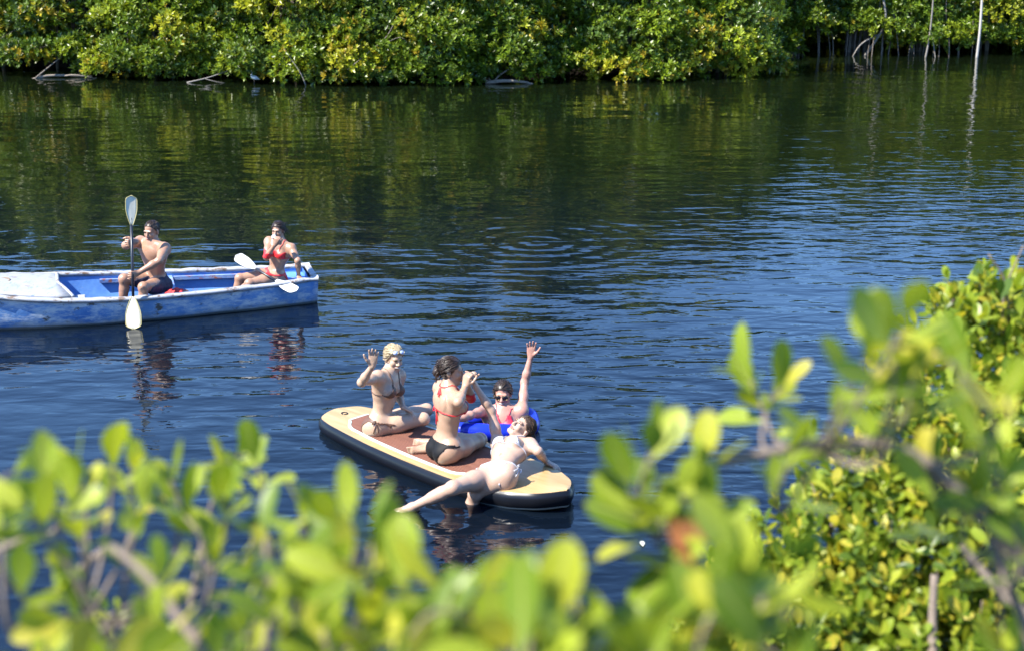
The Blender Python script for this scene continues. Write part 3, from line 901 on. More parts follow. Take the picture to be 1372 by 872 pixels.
# ------------------------------------------------------------------ skin, cloth, hair
def skin_mat(name, base, red=(0.6, 0.22, 0.15), blotch=0.18):
    m, n, l, b = new_mat(name)
    tc = n.new('ShaderNodeTexCoord')
    nz = n.new('ShaderNodeTexNoise'); nz.inputs['Scale'].default_value = 9; nz.inputs['Detail'].default_value = 6; nz.inputs['Roughness'].default_value = 0.65
    l.new(tc.outputs['Object'], nz.inputs['Vector'])
    mr = n.new('ShaderNodeMapRange'); mr.inputs[1].default_value = 0.45; mr.inputs[2].default_value = 0.8
    mr.inputs[3].default_value = 0.0; mr.inputs[4].default_value = blotch
    l.new(nz.outputs['Fac'], mr.inputs[0])
    mx = n.new('ShaderNodeMix'); mx.data_type = 'RGBA'
    mx.inputs[6].default_value = (*base, 1); mx.inputs[7].default_value = (*red, 1)
    l.new(mr.outputs[0], mx.inputs[0]); l.new(mx.outputs[2], b.inputs['Base Color'])
    b.inputs['Roughness'].default_value = 0.36
    b.inputs['Specular IOR Level'].default_value = 0.45
    b.inputs['Subsurface Weight'].default_value = 0.12
    b.inputs['Subsurface Radius'].default_value = (1.0, 0.35, 0.2)
    b.inputs['Subsurface Scale'].default_value = 0.012
    n2 = n.new('ShaderNodeTexNoise'); n2.inputs['Scale'].default_value = 60; l.new(tc.outputs['Object'], n2.inputs['Vector'])
    bp = n.new('ShaderNodeBump'); bp.inputs['Strength'].default_value = 0.25; bp.inputs['Distance'].default_value = 0.002
    l.new(n2.outputs['Fac'], bp.inputs['Height']); l.new(bp.outputs[0], b.inputs['Normal'])
    return m


def hair_mat(name, base, light):
    m, n, l, b = new_mat(name)
    tc = n.new('ShaderNodeTexCoord')
    nz = n.new('ShaderNodeTexNoise'); nz.inputs['Scale'].default_value = 55; nz.inputs['Detail'].default_value = 4
    l.new(tc.outputs['Object'], nz.inputs['Vector'])
    mx = n.new('ShaderNodeMix'); mx.data_type = 'RGBA'
    mx.inputs[6].default_value = (*base, 1); mx.inputs[7].default_value = (*light, 1)
    l.new(nz.outputs['Fac'], mx.inputs[0]); l.new(mx.outputs[2], b.inputs['Base Color'])
    b.inputs['Roughness'].default_value = 0.4
    b.inputs['Specular IOR Level'].default_value = 0.35
    return m


def shell(B, v, f, nrm, mask, off, drop=0.007):
    """Cloth lifted off the skin: the chosen faces pushed out, edges turned back down to the skin."""
    fm_ = mask[f].all(1)
    ff = f[fm_]
    if len(ff) == 0: return None
    e = np.concatenate([ff[:, [0, 1]], ff[:, [1, 2]], ff[:, [2, 3]], ff[:, [3, 0]]])
    key = np.sort(e, 1); _, inv, c = np.unique(key, axis=0, return_inverse=True, return_counts=True)
    be = e[c[inv.ravel()] == 1]
    used = np.unique(ff); mp_ = np.full(len(v), -1); mp_[used] = np.arange(len(used))
    top = v[used] + nrm[used] * off
    low = v[used] + nrm[used] * (off - drop)
    q = mp_[be]
    rim = np.stack([q[:, 1], q[:, 0], q[:, 0] + len(used), q[:, 1] + len(used)], -1)
    allv = np.concatenate([top, low]); allf = np.concatenate([mp_[ff], rim])
    u2 = np.unique(allf); m2 = np.full(len(allv), -1); m2[u2] = np.arange(len(u2))
    return allv[u2], m2[allf]


def vert_normals(B, v): return B.grad(v)


def strap(B, pts, r, parent, mat, name='strap', n=26, off=0.003, closed=False):
    p = B.onto(smooth_path(pts, n), off)
    vv, ff = tube(p, r, 6)
    return build(name, vv, ff, mat, parent)


def make_person(name_key, label, skin, hair, base_z=None, mouth='smile', eyes=True, hair_style='back', extras=None):
    J = FIG[name_key]
    B = body_field(J).bake()
    v, f = B.mesh()
    Q = B.J
    nrm = vert_normals(B, v)
    org = Q['pel'].copy()
    if base_z is not None: org[2] = base_z
    root = empty('person', tuple(org)); tag(root, label, 'person')
    body = build('body', v, f, skin, root)
    sc = Q['sc']; H = Q['head']
    T = lambda x, y, z: H + (Q['hl'] * x + Q['hf'] * y + Q['hu'] * z) * sc
    loc = (v - H) @ np.stack([Q['hl'], Q['hf'], Q['hu']], 1) / sc     # head coordinates of every vertex
    # lips and teeth
    if mouth:
        wd = 0.027 if mouth == 'smile' else 0.02
        m = (np.abs(loc[:, 0]) < wd) & (np.abs(loc[:, 2] + 0.058 - (0.010 * (loc[:, 0] / wd) ** 2 if mouth == 'smile' else 0)) < 0.0095) & (loc[:, 1] > 0.06) & (np.linalg.norm(loc, axis=1) < 0.14)
        r_ = shell(B, v, f, nrm, m, 0.0016, 0.003)
        if r_: build('lips', *r_, M_LIPS, body)
        if mouth == 'smile':
            pts = [T(x, 0.093 - 12 * x * x, -0.0575 + 9 * x * x) for x in np.linspace(-0.021, 0.021, 9)]
            pts = B.onto(np.array(pts), 0.0005)
            vv, ff = tube(pts, np.array([.0022, .0042, .0054, .0058, .006, .0058, .0054, .0042, .0022]) * sc, 6)
            build('teeth', vv, ff, M_TEETH, body)
    if eyes:
        for s in (-1, 1):
            c = B.onto(T(s * 0.031, 0.09, 0.003)[None], -0.004)[0]
            vv, ff = ball(c, 0.0115 * sc)
            eo = build('eye', vv, ff, M_EYE, body)
            c2 = c + (Q['hf'] * 0.0082 + Q['hl'] * s * 0.001) * sc
            vv, ff = ball(c2, 0.0046 * sc); build('iris', vv, ff, M_IRIS, body)
            pts = B.onto(np.array([T(s * x, 0.095, z) for x, z in ((0.014, 0.021), (0.03, 0.026), (0.047, 0.019))]), 0.001)
            vv, ff = tube(smooth_path(pts, 7), np.array([.003, .0036, .0038, .0036, .0032, .0026, .0015]) * sc, 6); build('eyebrow', vv, ff, hair, body)
            pts = B.onto(np.array([T(s * x, 0.095, z) for x, z in ((0.018, 0.004), (0.031, 0.0095), (0.044, 0.003))]), 0.0035)
            vv, ff = tube(smooth_path(pts, 7), np.array([.0012, .0022, .0026, .0026, .0024, .002, .001]) * sc, 5); build('eyelash', vv, ff, M_LASH, body)
    # hair
    Hf = Field()
    R = np.stack([Q['hl'], Q['hf'], Q['hu']], 1)
    if hair_style == 'short':
        m = (loc[:, 1] < 0.005 + (loc[:, 2] + 0.0) * 0.72) & (loc[:, 2] > -0.045 - 0.3 * loc[:, 1]) & (np.linalg.norm(loc, axis=1) < 0.15) & ~((np.abs(loc[:, 0]) > 0.071) & (loc[:, 2] < 0.025))
        r_ = shell(B, v, f, nrm, m, 0.006, 0.009)
        st_ = combed(B, v, nrm, m, T, 150, 'short', label)
        build('hair', *join([(r_[0], [tuple(q) for q in r_[1]])] + st_), hair, root)
    else:
        m = (loc[:, 1] < 0.016 + 0.004 * np.sin(loc[:, 0] * 260) + 0.003 * np.sin(loc[:, 0] * 610 + 1) + (loc[:, 2] + 0.01) * 0.72 - 8 * loc[:, 0] ** 2 * 0.3) & (loc[:, 2] > -0.06 - 0.2 * loc[:, 1]) & (np.linalg.norm(loc, axis=1) < 0.15) & ~((np.abs(loc[:, 0]) > 0.0715) & (loc[:, 2] < 0.022))
        cr = np.random.default_rng(len(label))
        for _ in range(2): pass
        r_ = shell(B, v, f, nrm, m, 0.010, 0.013)
        strands = []
        if hair_style == 'bun':      # low messy bun
            c = T(0, -0.118, -0.02)
            bf = Field(); bf.ell(c, np.array([0.036, 0.03, 0.04]) * sc, R, 0.01); bf.ell(T(0.01, -0.125, 0.01), np.array([0.022, 0.02, 0.022]) * sc, R, 0.01); bf.cone(T(0, -0.09, 0), c, 0.03 * sc, 0.03 * sc, 0.02)
            strands += [bf.bake(0.005).mesh()]
            loose = [[T(0.05, -0.05, -0.045), T(0.045, -0.085, -0.07), T(0.03, -0.10, -0.10)], [T(-0.04, -0.07, -0.045), T(-0.05, -0.10, -0.06), T(-0.045, -0.11, -0.095)], [T(0.0, -0.10, -0.05), T(0.01, -0.12, -0.075), T(0.0, -0.12, -0.115)]]
        elif hair_style == 'hang':   # hair falling straight down from a thrown-back head
            loose = []
            for a in np.linspace(-0.065, 0.065, 11):
                st = T(a, -0.075 + 4 * a * a, 0.02 - 0.3 * abs(a))
                loose.append([st, st + np.array([0.02, 0.01, -0.06 - 0.02 * cr.random()]), st + np.array([0.02 + 0.02 * cr.random(), 0.0, -0.13 - 0.05 * cr.random()])])
        elif hair_style == 'tail':
            loose = []
            for a in np.linspace(-0.03, 0.03, 6):
                st = T(a * 0.6, -0.095, -0.005)
                loose.append([st, st - Q['hf'] * 0.03 - np.array([0, 0, 0.06]), st - Q['hf'] * 0.02 - np.array([0, 0, 0.15]) + Q['hl'] * a * 1.0])
        else:
            loose = [[T(a, -0.085, -0.02), T(a * 0.8, -0.105, -0.05), T(a * 0.5, -0.10, -0.09)] for a in (-0.04, -0.02, 0, 0.02, 0.04)]
        for _k in range(14 if hair_style != 'back' else 0):     # wisps that have come loose
            a_, h_ = cr.uniform(-0.07, 0.07), cr.uniform(-0.03, 0.07)
            st = T(a_, -0.05 - 0.04 * cr.random(), h_)
            loose.append([st, st + (Q['hl'] * a_ * 0.35 - Q['hf'] * 0.03 + Q['hu'] * cr.uniform(-0.02, 0.015)) * sc, st + (Q['hl'] * a_ * 0.6 - Q['hf'] * 0.05 - Q['hu'] * cr.uniform(0.02, 0.06)) * sc])
        for L in loose:
            vv, ff = tube(smooth_path(L, 8), np.linspace(0.008, 0.0025, 8) * sc, 6)
            strands.append((vv, ff))
        strands += combed(B, v, nrm, m, T, 210, hair_style, label)
        parts = [(r_[0], [tuple(q) for q in r_[1]])] + [(a, [tuple(q) for q in b]) for a, b in strands]
        build('hair', *join(parts), hair, root)
    return root, B, v, f, nrm, T


def combed(B, v, nrm, mask, T, count, style, label):
    """Locks of hair combed over the scalp from the hairline towards the back of the head."""
    Q = B.J; r = np.random.default_rng(len(label) + 5)
    ids = np.flatnonzero(mask); ids = ids[r.integers(0, len(ids), count)]
    p = v[ids] + nrm[ids] * 0.012
    tgt = T(0, -0.125, -0.03) if style != 'short' else T(0, -0.10, 0.14)
    steps = 7 if style != 'short' else 4
    stepl = 0.016 if style != 'short' else 0.007
    path = [p.copy()]
    jit = r.normal(0, 0.25, p.shape)
    for k in range(steps):
        g_ = B.grad(p)
        d = tgt - p + jit * 0.04
        d = d - g_ * (d * g_).sum(1, keepdims=True)
        d /= np.maximum(np.linalg.norm(d, axis=1, keepdims=True), 1e-6)
        p = p + d * stepl
        lift = 0.0115 + 0.0045 * np.sin(k * 0.45 + jit[:, :1] * 8).ravel() if style != 'short' else 0.0075 + 0.003 * k / steps
        p = p - B.grad(p) * (B.sample(p) - lift)[:, None]
        path.append(p.copy())
    path = np.stack(path, 1)
    out = []
    for q in path:
        n_ = len(q)
        out.append(tube(q, np.concatenate([[0.002], np.full(n_ - 2, 0.0040), [0.0015]]) * r.uniform(0.6, 1.3), 5))
    return out


def ball(c, r, seg=10, ring=6):
    v = [c + np.array([0, 0, r])]
    for i in range(1, ring):
        a = math.pi * i / ring
        for k in range(seg):
            w = 2 * math.pi * k / seg
            v.append(c + r * np.array([math.sin(a) * math.cos(w), math.sin(a) * math.sin(w), math.cos(a)]))
    v.append(c - np.array([0, 0, r]))
    f = [(0, 1 + k, 1 + (k + 1) % seg) for k in range(seg)]
    for i in range(ring - 2):
        for k in range(seg):
            a, b = 1 + i * seg, 1 + (i + 1) * seg
            f.append((a + k, b + k, b + (k + 1) % seg, a + (k + 1) % seg))
    L = len(v) - 1; a = 1 + (ring - 2) * seg
    f += [(a + k, L, a + (k + 1) % seg) for k in range(seg)]
    return np.array(v), f


M_LIPS = simple_mat('lips', (0.34, 0.14, 0.115), 0.4, 0.1, 60)
M_TEETH = simple_mat('teeth', (0.40, 0.38, 0.35), 0.3, 0.03, 60)
M_EYE = simple_mat('eye_white', (0.35, 0.33, 0.31), 0.2, 0.03, 60)
M_IRIS = simple_mat('iris', (0.03, 0.018, 0.01), 0.15, 0.1, 60)
M_LASH = simple_mat('eyelash', (0.015, 0.01, 0.008), 0.6, 0.1, 60)


def pelvis_coords(B, v):
    Q = B.J; d = v - Q['pel']
    return np.stack([d @ Q['lp'], d @ Q['fp'], d @ Q['up']], 1) / Q['sc']


def chest_coords(B, v):
    Q = B.J; d = v - (Q['pel'] + Q['up'] * Q['tl'] * 0.70)
    return np.stack([d @ Q['lc'], d @ Q['fc'], d @ Q['up']], 1) / Q['sc']


def leg_t(B, v, s):
    """Position along each thigh and distance from it."""
    Q = B.J; a, b = Q['hip' + s], Q['kn' + s]; ab = b - a
    t = ((v - a) @ ab) / (ab @ ab)
    return t, np.linalg.norm(v - a - np.clip(t, 0, 1)[:, None] * ab, axis=1)


def brief(B, v, top=0.055, side=0.03, front=0.17):
    """Bikini bottom: a low-cut band with high leg openings."""
    q = pelvis_coords(B, v)
    tL, dL = leg_t(B, v, 'L'); tR, dR = leg_t(B, v, 'R')
    t = np.minimum(np.where(dL < 0.13, tL, 9), np.where(dR < 0.13, tR, 9))
    ax_ = np.abs(q[:, 0])
    low = np.where(q[:, 1] < 0, top - side - 0.20 * np.clip(1 - (ax_ / 0.150) ** 2.2, 0, 1), top - side - 0.17 * np.clip(1 - ax_ / 0.13, 0, 1))
    on_leg = (np.minimum(np.where(dL < 0.14, np.clip(tL, 0, 1) * 0.41 + 0.0, 0), 9) > 0.11) | (np.where(dR < 0.14, np.clip(tR, 0, 1) * 0.41, 0) > 0.11)
    hi = top - 0.012 * (q[:, 1] > 0) 
    return (q[:, 2] < hi) & (q[:, 2] > low) & (np.abs(q[:, 0]) < 0.2) & (q[:, 1] > -0.19) & (q[:, 1] < front) & ~(on_leg & (q[:, 2] < top - side))


def cups(B, v, r=0.058, tall=0.055, width=1.0):
    """Triangle bikini cups."""
    q = chest_coords(B, v)
    m = np.zeros(len(v), bool)
    for s in (-1, 1):
        x = (q[:, 0] - s * 0.066) * s; z = q[:, 2] - 0.003
        half = r * width * np.clip((tall + 0.03 - z) / (tall + 0.065), 0, 1)
        xx = x + 0.012 * np.clip(z / tall, 0, 1)
        m |= (z > -0.040) & (z < tall + 0.01) & (np.abs(xx) < half) & (q[:, 1] > 0.02)
    return m
# ------------------------------------------------------------------ blue rowing boat
BOAT_S = np.array([-2.50, 17.36, 0.0]); BD = np.array([-0.96, -0.28, 0.0]); BD = BD / np.linalg.norm(BD); BN = np.array([-BD[1], BD[0], 0.0])
if BN[1] > 0: BN = -BN                      # BN points to the near side


def boat_mat(name, base, light, wear, wear_amt=0.5, scale=3.0, rust=None, rust_amt=0.0, streak=(1, 1, 3), scum=False):
    m, n, l, b = new_mat(name)
    tc = n.new('ShaderNodeTexCoord')

    def nz(scale_, detail, rough=0.6, st=(1, 1, 1)):
        mp = n.new('ShaderNodeMapping'); mp.inputs['Scale'].default_value = st
        l.new(tc.outputs['Object'], mp.inputs[0])
        t = n.new('ShaderNodeTexNoise'); t.inputs['Scale'].default_value = scale_; t.inputs['Detail'].default_value = detail; t.inputs['Roughness'].default_value = rough
        l.new(mp.outputs[0], t.inputs['Vector']); return t.outputs['Fac']

    def mixc(fac, c1, c2):
        mx = n.new('ShaderNodeMix'); mx.data_type = 'RGBA'
        l.new(fac, mx.inputs[0])
        for i, c in ((6, c1), (7, c2)):
            if isinstance(c, tuple): mx.inputs[i].default_value = (*c, 1)
            else: l.new(c, mx.inputs[i])
        return mx.outputs[2]

    def rmp(s_, lo, hi, a=0.0, b_=1.0):
        mr = n.new('ShaderNodeMapRange'); mr.inputs[1].default_value = lo; mr.inputs[2].default_value = hi; mr.inputs[3].default_value = a; mr.inputs[4].default_value = b_
        l.new(s_, mr.inputs[0]); return mr.outputs[0]
    c = mixc(rmp(nz(scale * 0.7, 5), 0.35, 0.65), base, light)
    c = mixc(rmp(nz(scale * 1.6, 9, 0.75, streak), 0.66 - 0.2 * wear_amt, 0.80 - 0.2 * wear_amt), c, wear)
    if rust: c = mixc(rmp(nz(scale * 1.7, 6, 0.7, (1, 1, 1.5)), 0.66 - 0.2 * rust_amt, 0.72 - 0.15 * rust_amt), c, rust)
    if scum:      # chalky growth and stain left along the waterline
        sp = n.new('ShaderNodeSeparateXYZ'); l.new(tc.outputs['Object'], sp.inputs[0])
        ad = n.new('ShaderNodeMath'); ad.operation = 'MULTIPLY_ADD'; ad.inputs[1].default_value = 0.34; l.new(nz(5.0, 6, 0.7, (0.6, 1, 1)), ad.inputs[0]); l.new(sp.outputs[2], ad.inputs[2])
        c = mixc(rmp(ad.outputs[0], 0.33, 0.40, 0.75, 0.0), c, (0.26, 0.29, 0.31))
        c = mixc(rmp(sp.outputs[2], 0.165, 0.19, 0.85, 0.0), c, (0.06, 0.065, 0.05))
    l.new(c, b.inputs['Base Color'])
    b.inputs['Roughness'].default_value = 0.55
    bp = n.new('ShaderNodeBump'); bp.inputs['Strength'].default_value = 0.35; bp.inputs['Distance'].default_value = 0.01
    l.new(nz(scale * 5, 5), bp.inputs['Height']); l.new(bp.outputs[0], b.inputs['Normal'])
    return m


M_HULL = boat_mat('hull_blue', (0.055, 0.165, 0.40), (0.15, 0.29, 0.50), (0.48, 0.52, 0.55), 1.0, 3.4, (0.09, 0.085, 0.075), 0.40, (0.5, 1, 1.6), scum=True)
M_INNER = boat_mat('inner_blue', (0.055, 0.17, 0.50), (0.13, 0.30, 0.60), (0.40, 0.49, 0.58), 0.45, 3.0, (0.22, 0.12, 0.08), 0.20)
M_FLOOR = boat_mat('floor_blue', (0.0154, 0.049, 0.28), (0.028, 0.077, 0.364), (0.14, 0.182, 0.294), 0.30, 3.0, (0.112, 0.056, 0.042), 0.15)
M_RIM = boat_mat('gunwale_worn', (0.27, 0.29, 0.33), (0.33, 0.33, 0.32), (0.13, 0.20, 0.34), 0.60, 4.5, (0.13, 0.085, 0.055), 0.66)
M_FOREDECK = boat_mat('foredeck_white', (0.25, 0.26, 0.28), (0.30, 0.295, 0.285), (0.12, 0.18, 0.31), 0.62, 3.2, (0.16, 0.12, 0.09), 0.30, (3, 1, 1))
M_THWART = boat_mat('thwart_worn', (0.07, 0.168, 0.434), (0.21, 0.294, 0.462), (0.385, 0.385, 0.406), 0.4, 5.0, (0.252, 0.091, 0.056), 0.62)

SS = np.array([0, 0.5, 1.0, 1.6, 2.2, 2.7, 3.2, 3.7, 4.2, 4.6, 4.9, 5.1, 5.2])
HB = np.array([0.37, 0.47, 0.55, 0.63, 0.675, 0.69, 0.655, 0.575, 0.44, 0.30, 0.17, 0.07, 0.015])
ZG = np.array([0.315, 0.295, 0.29, 0.29, 0.295, 0.315, 0.345, 0.395, 0.45, 0.49, 0.52, 0.54, 0.55])
sf = np.linspace(0, 5.2, 53)


def lerp_s(tab, s):
    c = np.polyfit  # smooth interpolation through a cubic Hermite
    m = np.gradient(tab, SS)
    k = np.clip(np.searchsorted(SS, s) - 1, 0, len(SS) - 2); h = SS[k + 1] - SS[k]; t = (s - SS[k]) / h
    return ((1 + 2 * t) * (1 - t) ** 2 * tab[k] + t * (1 - t) ** 2 * h * m[k] + t * t * (3 - 2 * t) * tab[k + 1] + t * t * (t - 1) * h * m[k + 1])


hb, zg = np.maximum(lerp_s(HB, sf), 0.012), lerp_s(ZG, sf)


def BP(s, lat, z): return BOAT_S + BD * s + BN * lat + np.array([0, 0, z])


boat = empty('rowing_boat', tuple(BP(2.4, 0, -0.15)))
tag(boat, 'weathered blue rowing boat with white foredeck carrying a man and a woman', 'boat')


def loft(rows, close=False):
    k = len(rows[0]); v = np.concatenate(rows); f = []
    for i in range(len(rows) - 1):
        for j in range(k - 1 if not close else k):
            j2 = (j + 1) % k
            f.append((i * k + j, i * k + j2, (i + 1) * k + j2, (i + 1) * k + j))
    return v, f


br = np.random.default_rng(3)
dent = lambda s: 0.008 * math.sin(s * 3.1) + 0.006 * math.sin(s * 7.7 + 1)
rows = []
for s, b, z in zip(sf, hb, zg):
    lats = [1.0, 0.985, 0.955, 0.90, 0.70, 0.35, 0.0]; zz = [z, z * 0.72, z * 0.36, -0.02, -0.13, -0.17, -0.18]
    half = [(b * a, q) for a, q in zip(lats, zz)]
    sec = half + [(-a, q) for a, q in half[-2::-1]]
    rows.append(np.array([BP(s - (0.06 * (z - q) if s < 0.3 else 0) * -1, a + dent(s) * (q < z) * np.sign(a), q) for a, q in sec]))
v, f = loft(rows)
k = 13
f.append(tuple(range(k)))
build('hull', v, f, M_HULL, boat)
# inner skin (open from the transom to the foredeck bulkhead) and floor
rows = []
for s, b, z in zip(sf, hb, zg):
    if s < 0.04 or s > 3.25: continue
    i = b - 0.055
    half = [(i, z - 0.012), (i * 0.97, z * 0.6), (i * 0.93, z * 0.25), (i * 0.86, -0.06)]
    rows.append(np.array([BP(s, a, q) for a, q in half + [(-a, q) for a, q in half[::-1]]]))
v, f = loft(rows)
f = [q for q in f if not (q[0] % 8 == 3)]
f.append(tuple(range(8)))
build('inner_skin', v, [q[::-1] for q in f], M_INNER, boat)
rows = [np.array([BP(s, b * 0.9 - 0.03, -0.055), BP(s, 0, -0.05), BP(s, -b * 0.9 + 0.03, -0.055)]) for s, b in zip(sf, hb) if 0.04 <= s <= 3.2]
v, f = loft(rows); build('floor', v, f, M_FLOOR, boat)
# gunwale cap, each side, and the transom cap
for sd, nm in ((1, 'gunwale'), (-1, 'gunwale')):
    rows = []
    for s, b, z in zip(sf, hb, zg):
        if s > 5.15: continue
        j = 0.006 * br.normal()
        o, i = b + 0.022 + j * 0.5, max(b - 0.07, 0.004)
        z1, z0 = z + 0.022 + 0.5 * j, z - 0.022
        rows.append(np.array([BP(s, sd * a, q) for a, q in ((o, z0), (o + 0.004, z1 - 0.012), (o - 0.012, z1), (i + 0.01, z1), (i, z1 - 0.012), (i, z0))]))
    v, f = loft(rows, True); f += [tuple(range(6)), tuple(len(v) - 6 + q for q in range(6))[::-1]]
    if sd < 0: f = [q[::-1] for q in f]
    build(nm, v, f, M_RIM, boat)
v, f = [], []


def oriented_box(c, ax, half, bev=0.0):
    ax = [unit(a) for a in ax]
    pts = np.array([c + ax[0] * half[0] * a + ax[1] * half[1] * b + ax[2] * half[2] * d for a in (-1, 1) for b in (-1, 1) for d in (-1, 1)])
    return pts, [(0, 1, 3, 2), (4, 6, 7, 5), (0, 4, 5, 1), (2, 3, 7, 6), (0, 2, 6, 4), (1, 5, 7, 3)]


def bevel(o, w=0.008, seg=2):
    m = o.modifiers.new('bevel', 'BEVEL'); m.width = w; m.segments = seg; m.limit_method = 'ANGLE'
    return o


UPV = np.array([0, 0, 1.0])
bevel(build('transom_cap', *oriented_box(BP(0.035, 0, 0.316), (BN, BD, UPV), (0.297, 0.034, 0.022)), M_RIM, boat, smooth=False))
# foredeck
rows = []
for s, b, z in zip(sf, hb, zg):
    if s < 2.95 or s > 5.1: continue
    rows.append(np.array([BP(s + 0.16 * (0.5 - abs(t) * 0.5) * (s < 3.05) - (0.10 * t if s < 3.05 else 0), t * max(b - 0.075, 0.002), z + 0.012 + 0.035 * (1 - t * t)) for t in np.linspace(-1, 1, 11)]))
v, f = loft(rows)
deck = build('foredeck', v, f, M_FOREDECK, boat)
sm = deck.modifiers.new('thick', 'SOLIDIFY'); sm.thickness = 0.02; sm.offset = -1
# raised lip at the deck edge, bulkhead below, white ledge
pts = smooth_path([r_ for r_ in rows[0]], 14) + np.array([0, 0, 0.012])
v, f = tube(pts, 0.022, 8); build('deck_lip', v, f, M_RIM, boat)
v, f = loft([rows[0] - np.array([0, 0, 0.01]), np.array([BP(2.93 - 0.02, t * 0.60, -0.05) for t in np.linspace(-1, 1, 11)])])
build('bulkhead', v, f, M_INNER, boat)
bevel(build('ledge', *oriented_box(BP(2.84, -0.06, 0.135), (BN, BD, UPV), (0.20, 0.06, 0.02)), M_RIM, boat, smooth=False))
bevel(build('ledge_bracket', *oriented_box(BP(2.86, -0.06, 0.08), (BN, BD, UPV), (0.17, 0.03, 0.04)), M_INNER, boat, smooth=False))
# seats
for s, dz, hw in ((1.85, 0.225, 0.14), (0.32, 0.215, 0.26)):
    b = float(np.interp(s, sf, hb))
    bevel(build('thwart', *oriented_box(BP(s, 0, dz), (BN, BD, UPV), (b - 0.07, hw, 0.018)), M_THWART if s > 1 else M_INNER, boat, smooth=False))
# rubbing board along the far inner side
rows = [np.array([BP(s, -(b - 0.075) - a, z * 0.72 + q) for a, q in ((0, 0.028), (-0.05, 0.028), (-0.05, -0.015), (0, -0.015))]) for s, b, z in zip(sf, hb, zg) if 0.75 <= s <= 1.75]
v, f = loft(rows, True); f += [(0, 1, 2, 3), tuple(len(v) - 4 + q for q in range(4))[::-1]]
build('side_bench', v, f, M_THWART, boat, smooth=False)
rows = [np.array([BP(s, -(b - 0.075) - a, z * 0.72 + q) for a, q in ((0, 0.028), (-0.05, 0.028), (-0.05, -0.015), (0, -0.015))]) for s, b, z in zip(sf, hb, zg) if 2.1 <= s <= 2.6]
v, f = loft(rows, True); f += [(0, 1, 2, 3), tuple(len(v) - 4 + q for q in range(4))[::-1]]
build('side_bench', v, f, M_THWART, boat, smooth=False)
# iron ring with its rope on the foredeck
ring = [BP(3.72 + 0.10 * math.cos(a), -0.02 + 0.10 * math.sin(a), 0.452 + 0.008 * math.sin(2 * a)) for a in np.linspace(0, 2 * math.pi, 25)]
v, f = tube(ring, 0.012, 7)
rp = build('mooring_rope', v, f, simple_mat('old_rope', (0.16, 0.12, 0.08), 0.9, 0.3, 60, bump=0.5))
tag(rp, 'loop of dark rope lying on the white foredeck of the boat', 'rope')

# red and black bag beside the man
M_RED_CLOTH = simple_mat('red_bag', (0.434, 0.021, 0.021), 0.7, 0.2, 25, bump=0.4)
M_BLACK_CLOTH = simple_mat('black_bag', (0.012, 0.012, 0.014), 0.7, 0.3, 30, bump=0.3)
bgc = np.array([-4.04, 16.47, 0.24])
bagf = Field(); bagf.ell(bgc, (0.13, 0.09, 0.075), None, 0.03); bagf.ell(bgc + np.array([-0.06, -0.02, -0.03]), (0.11, 0.08, 0.06), None, 0.03); bagf.ell(bgc + np.array([0.02, 0.0, 0.04]), (0.06, 0.05, 0.05), None, 0.03)
bv, bfc = bagf.bake(0.01).mesh()
bag = empty('bag', (bgc[0], bgc[1], 0.17)); tag(bag, 'red and black cloth bag on the boat seat beside the man', 'bag')
build('bag_body', bv + 0.006 * np.sin(bv[:, [1, 2, 0]] * 90), bfc, M_RED_CLOTH, bag)
bagf = Field(); bagf.ell(bgc + np.array([0.115, 0.0, -0.01]), (0.07, 0.075, 0.065), None, 0.02); bagf.cone(bgc + np.array([0.05, -0.06, 0.02]), bgc + np.array([0.17, -0.02, -0.04]), 0.02, 0.03, 0.02)
bv, bfc = bagf.bake(0.01).mesh(); build('side_pocket', bv + 0.004 * np.sin(bv[:, [1, 2, 0]] * 90), bfc, M_BLACK_CLOTH, bag)

# ------------------------------------------------------------------ paddles
M_SHAFT = simple_mat('paddle_shaft', (0.012, 0.014, 0.022), 0.35, 0.2, 20)
M_BLADE_Y = simple_mat('cream_blade', (0.50, 0.47, 0.36), 0.4, 0.12, 9)
M_BLADE_RIM = simple_mat('yellow_rim', (0.42, 0.36, 0.14), 0.4, 0.1, 9)
M_BLADE_W = simple_mat('white_blade', (0.496, 0.496, 0.4836), 0.4, 0.08, 9)


def blade(tip, root, normal, width, taper=1.0, thick=0.006):
    """Spoon-shaped paddle blade: a rounded outline with a central spine, real thickness."""
    ax_ = unit(root - tip); L = np.linalg.norm(root - tip)
    n_ = unit(normal - ax_ * (normal @ ax_)); sd = np.cross(ax_, n_)
    rows = []
    for i in range(15):
        t = i / 14
        w_ = width * 0.5 * min(1.0, (1 - (1 - min(t / 0.22, 1)) ** 2.2) ** 0.5 + 0.03) * (1 - 0.80 * max(0, (t - 0.42) / 0.58) ** 1.5)
        cur = 0.02 * (1 - t) ** 2
        sec = []
        for q in np.linspace(-1, 1, 7): sec.append(tip + ax_ * L * t + sd * w_ * q + n_ * (thick * (1.2 - 0.9 * q * q) + 0.010 * t * (1 - abs(q)) + cur + 0.012 * q * q))
        for q in np.linspace(1, -1, 7): sec.append(tip + ax_ * L * t + sd * w_ * q - n_ * (thick * (1.2 - 0.9 * q * q) + 0.010 * t * (1 - abs(q)) - cur - 0.012 * q * q))
        rows.append(np.array(sec))
    v, f = loft(rows, True); k = 14
    f += [tuple(range(k))[::-1], tuple(len(v) - k + q for q in range(k))]
    rim = smooth_path([rows[i][0] for i in range(14, -1, -1)] + [rows[i][6] for i in range(15)], 50)
    return (v, f), rim


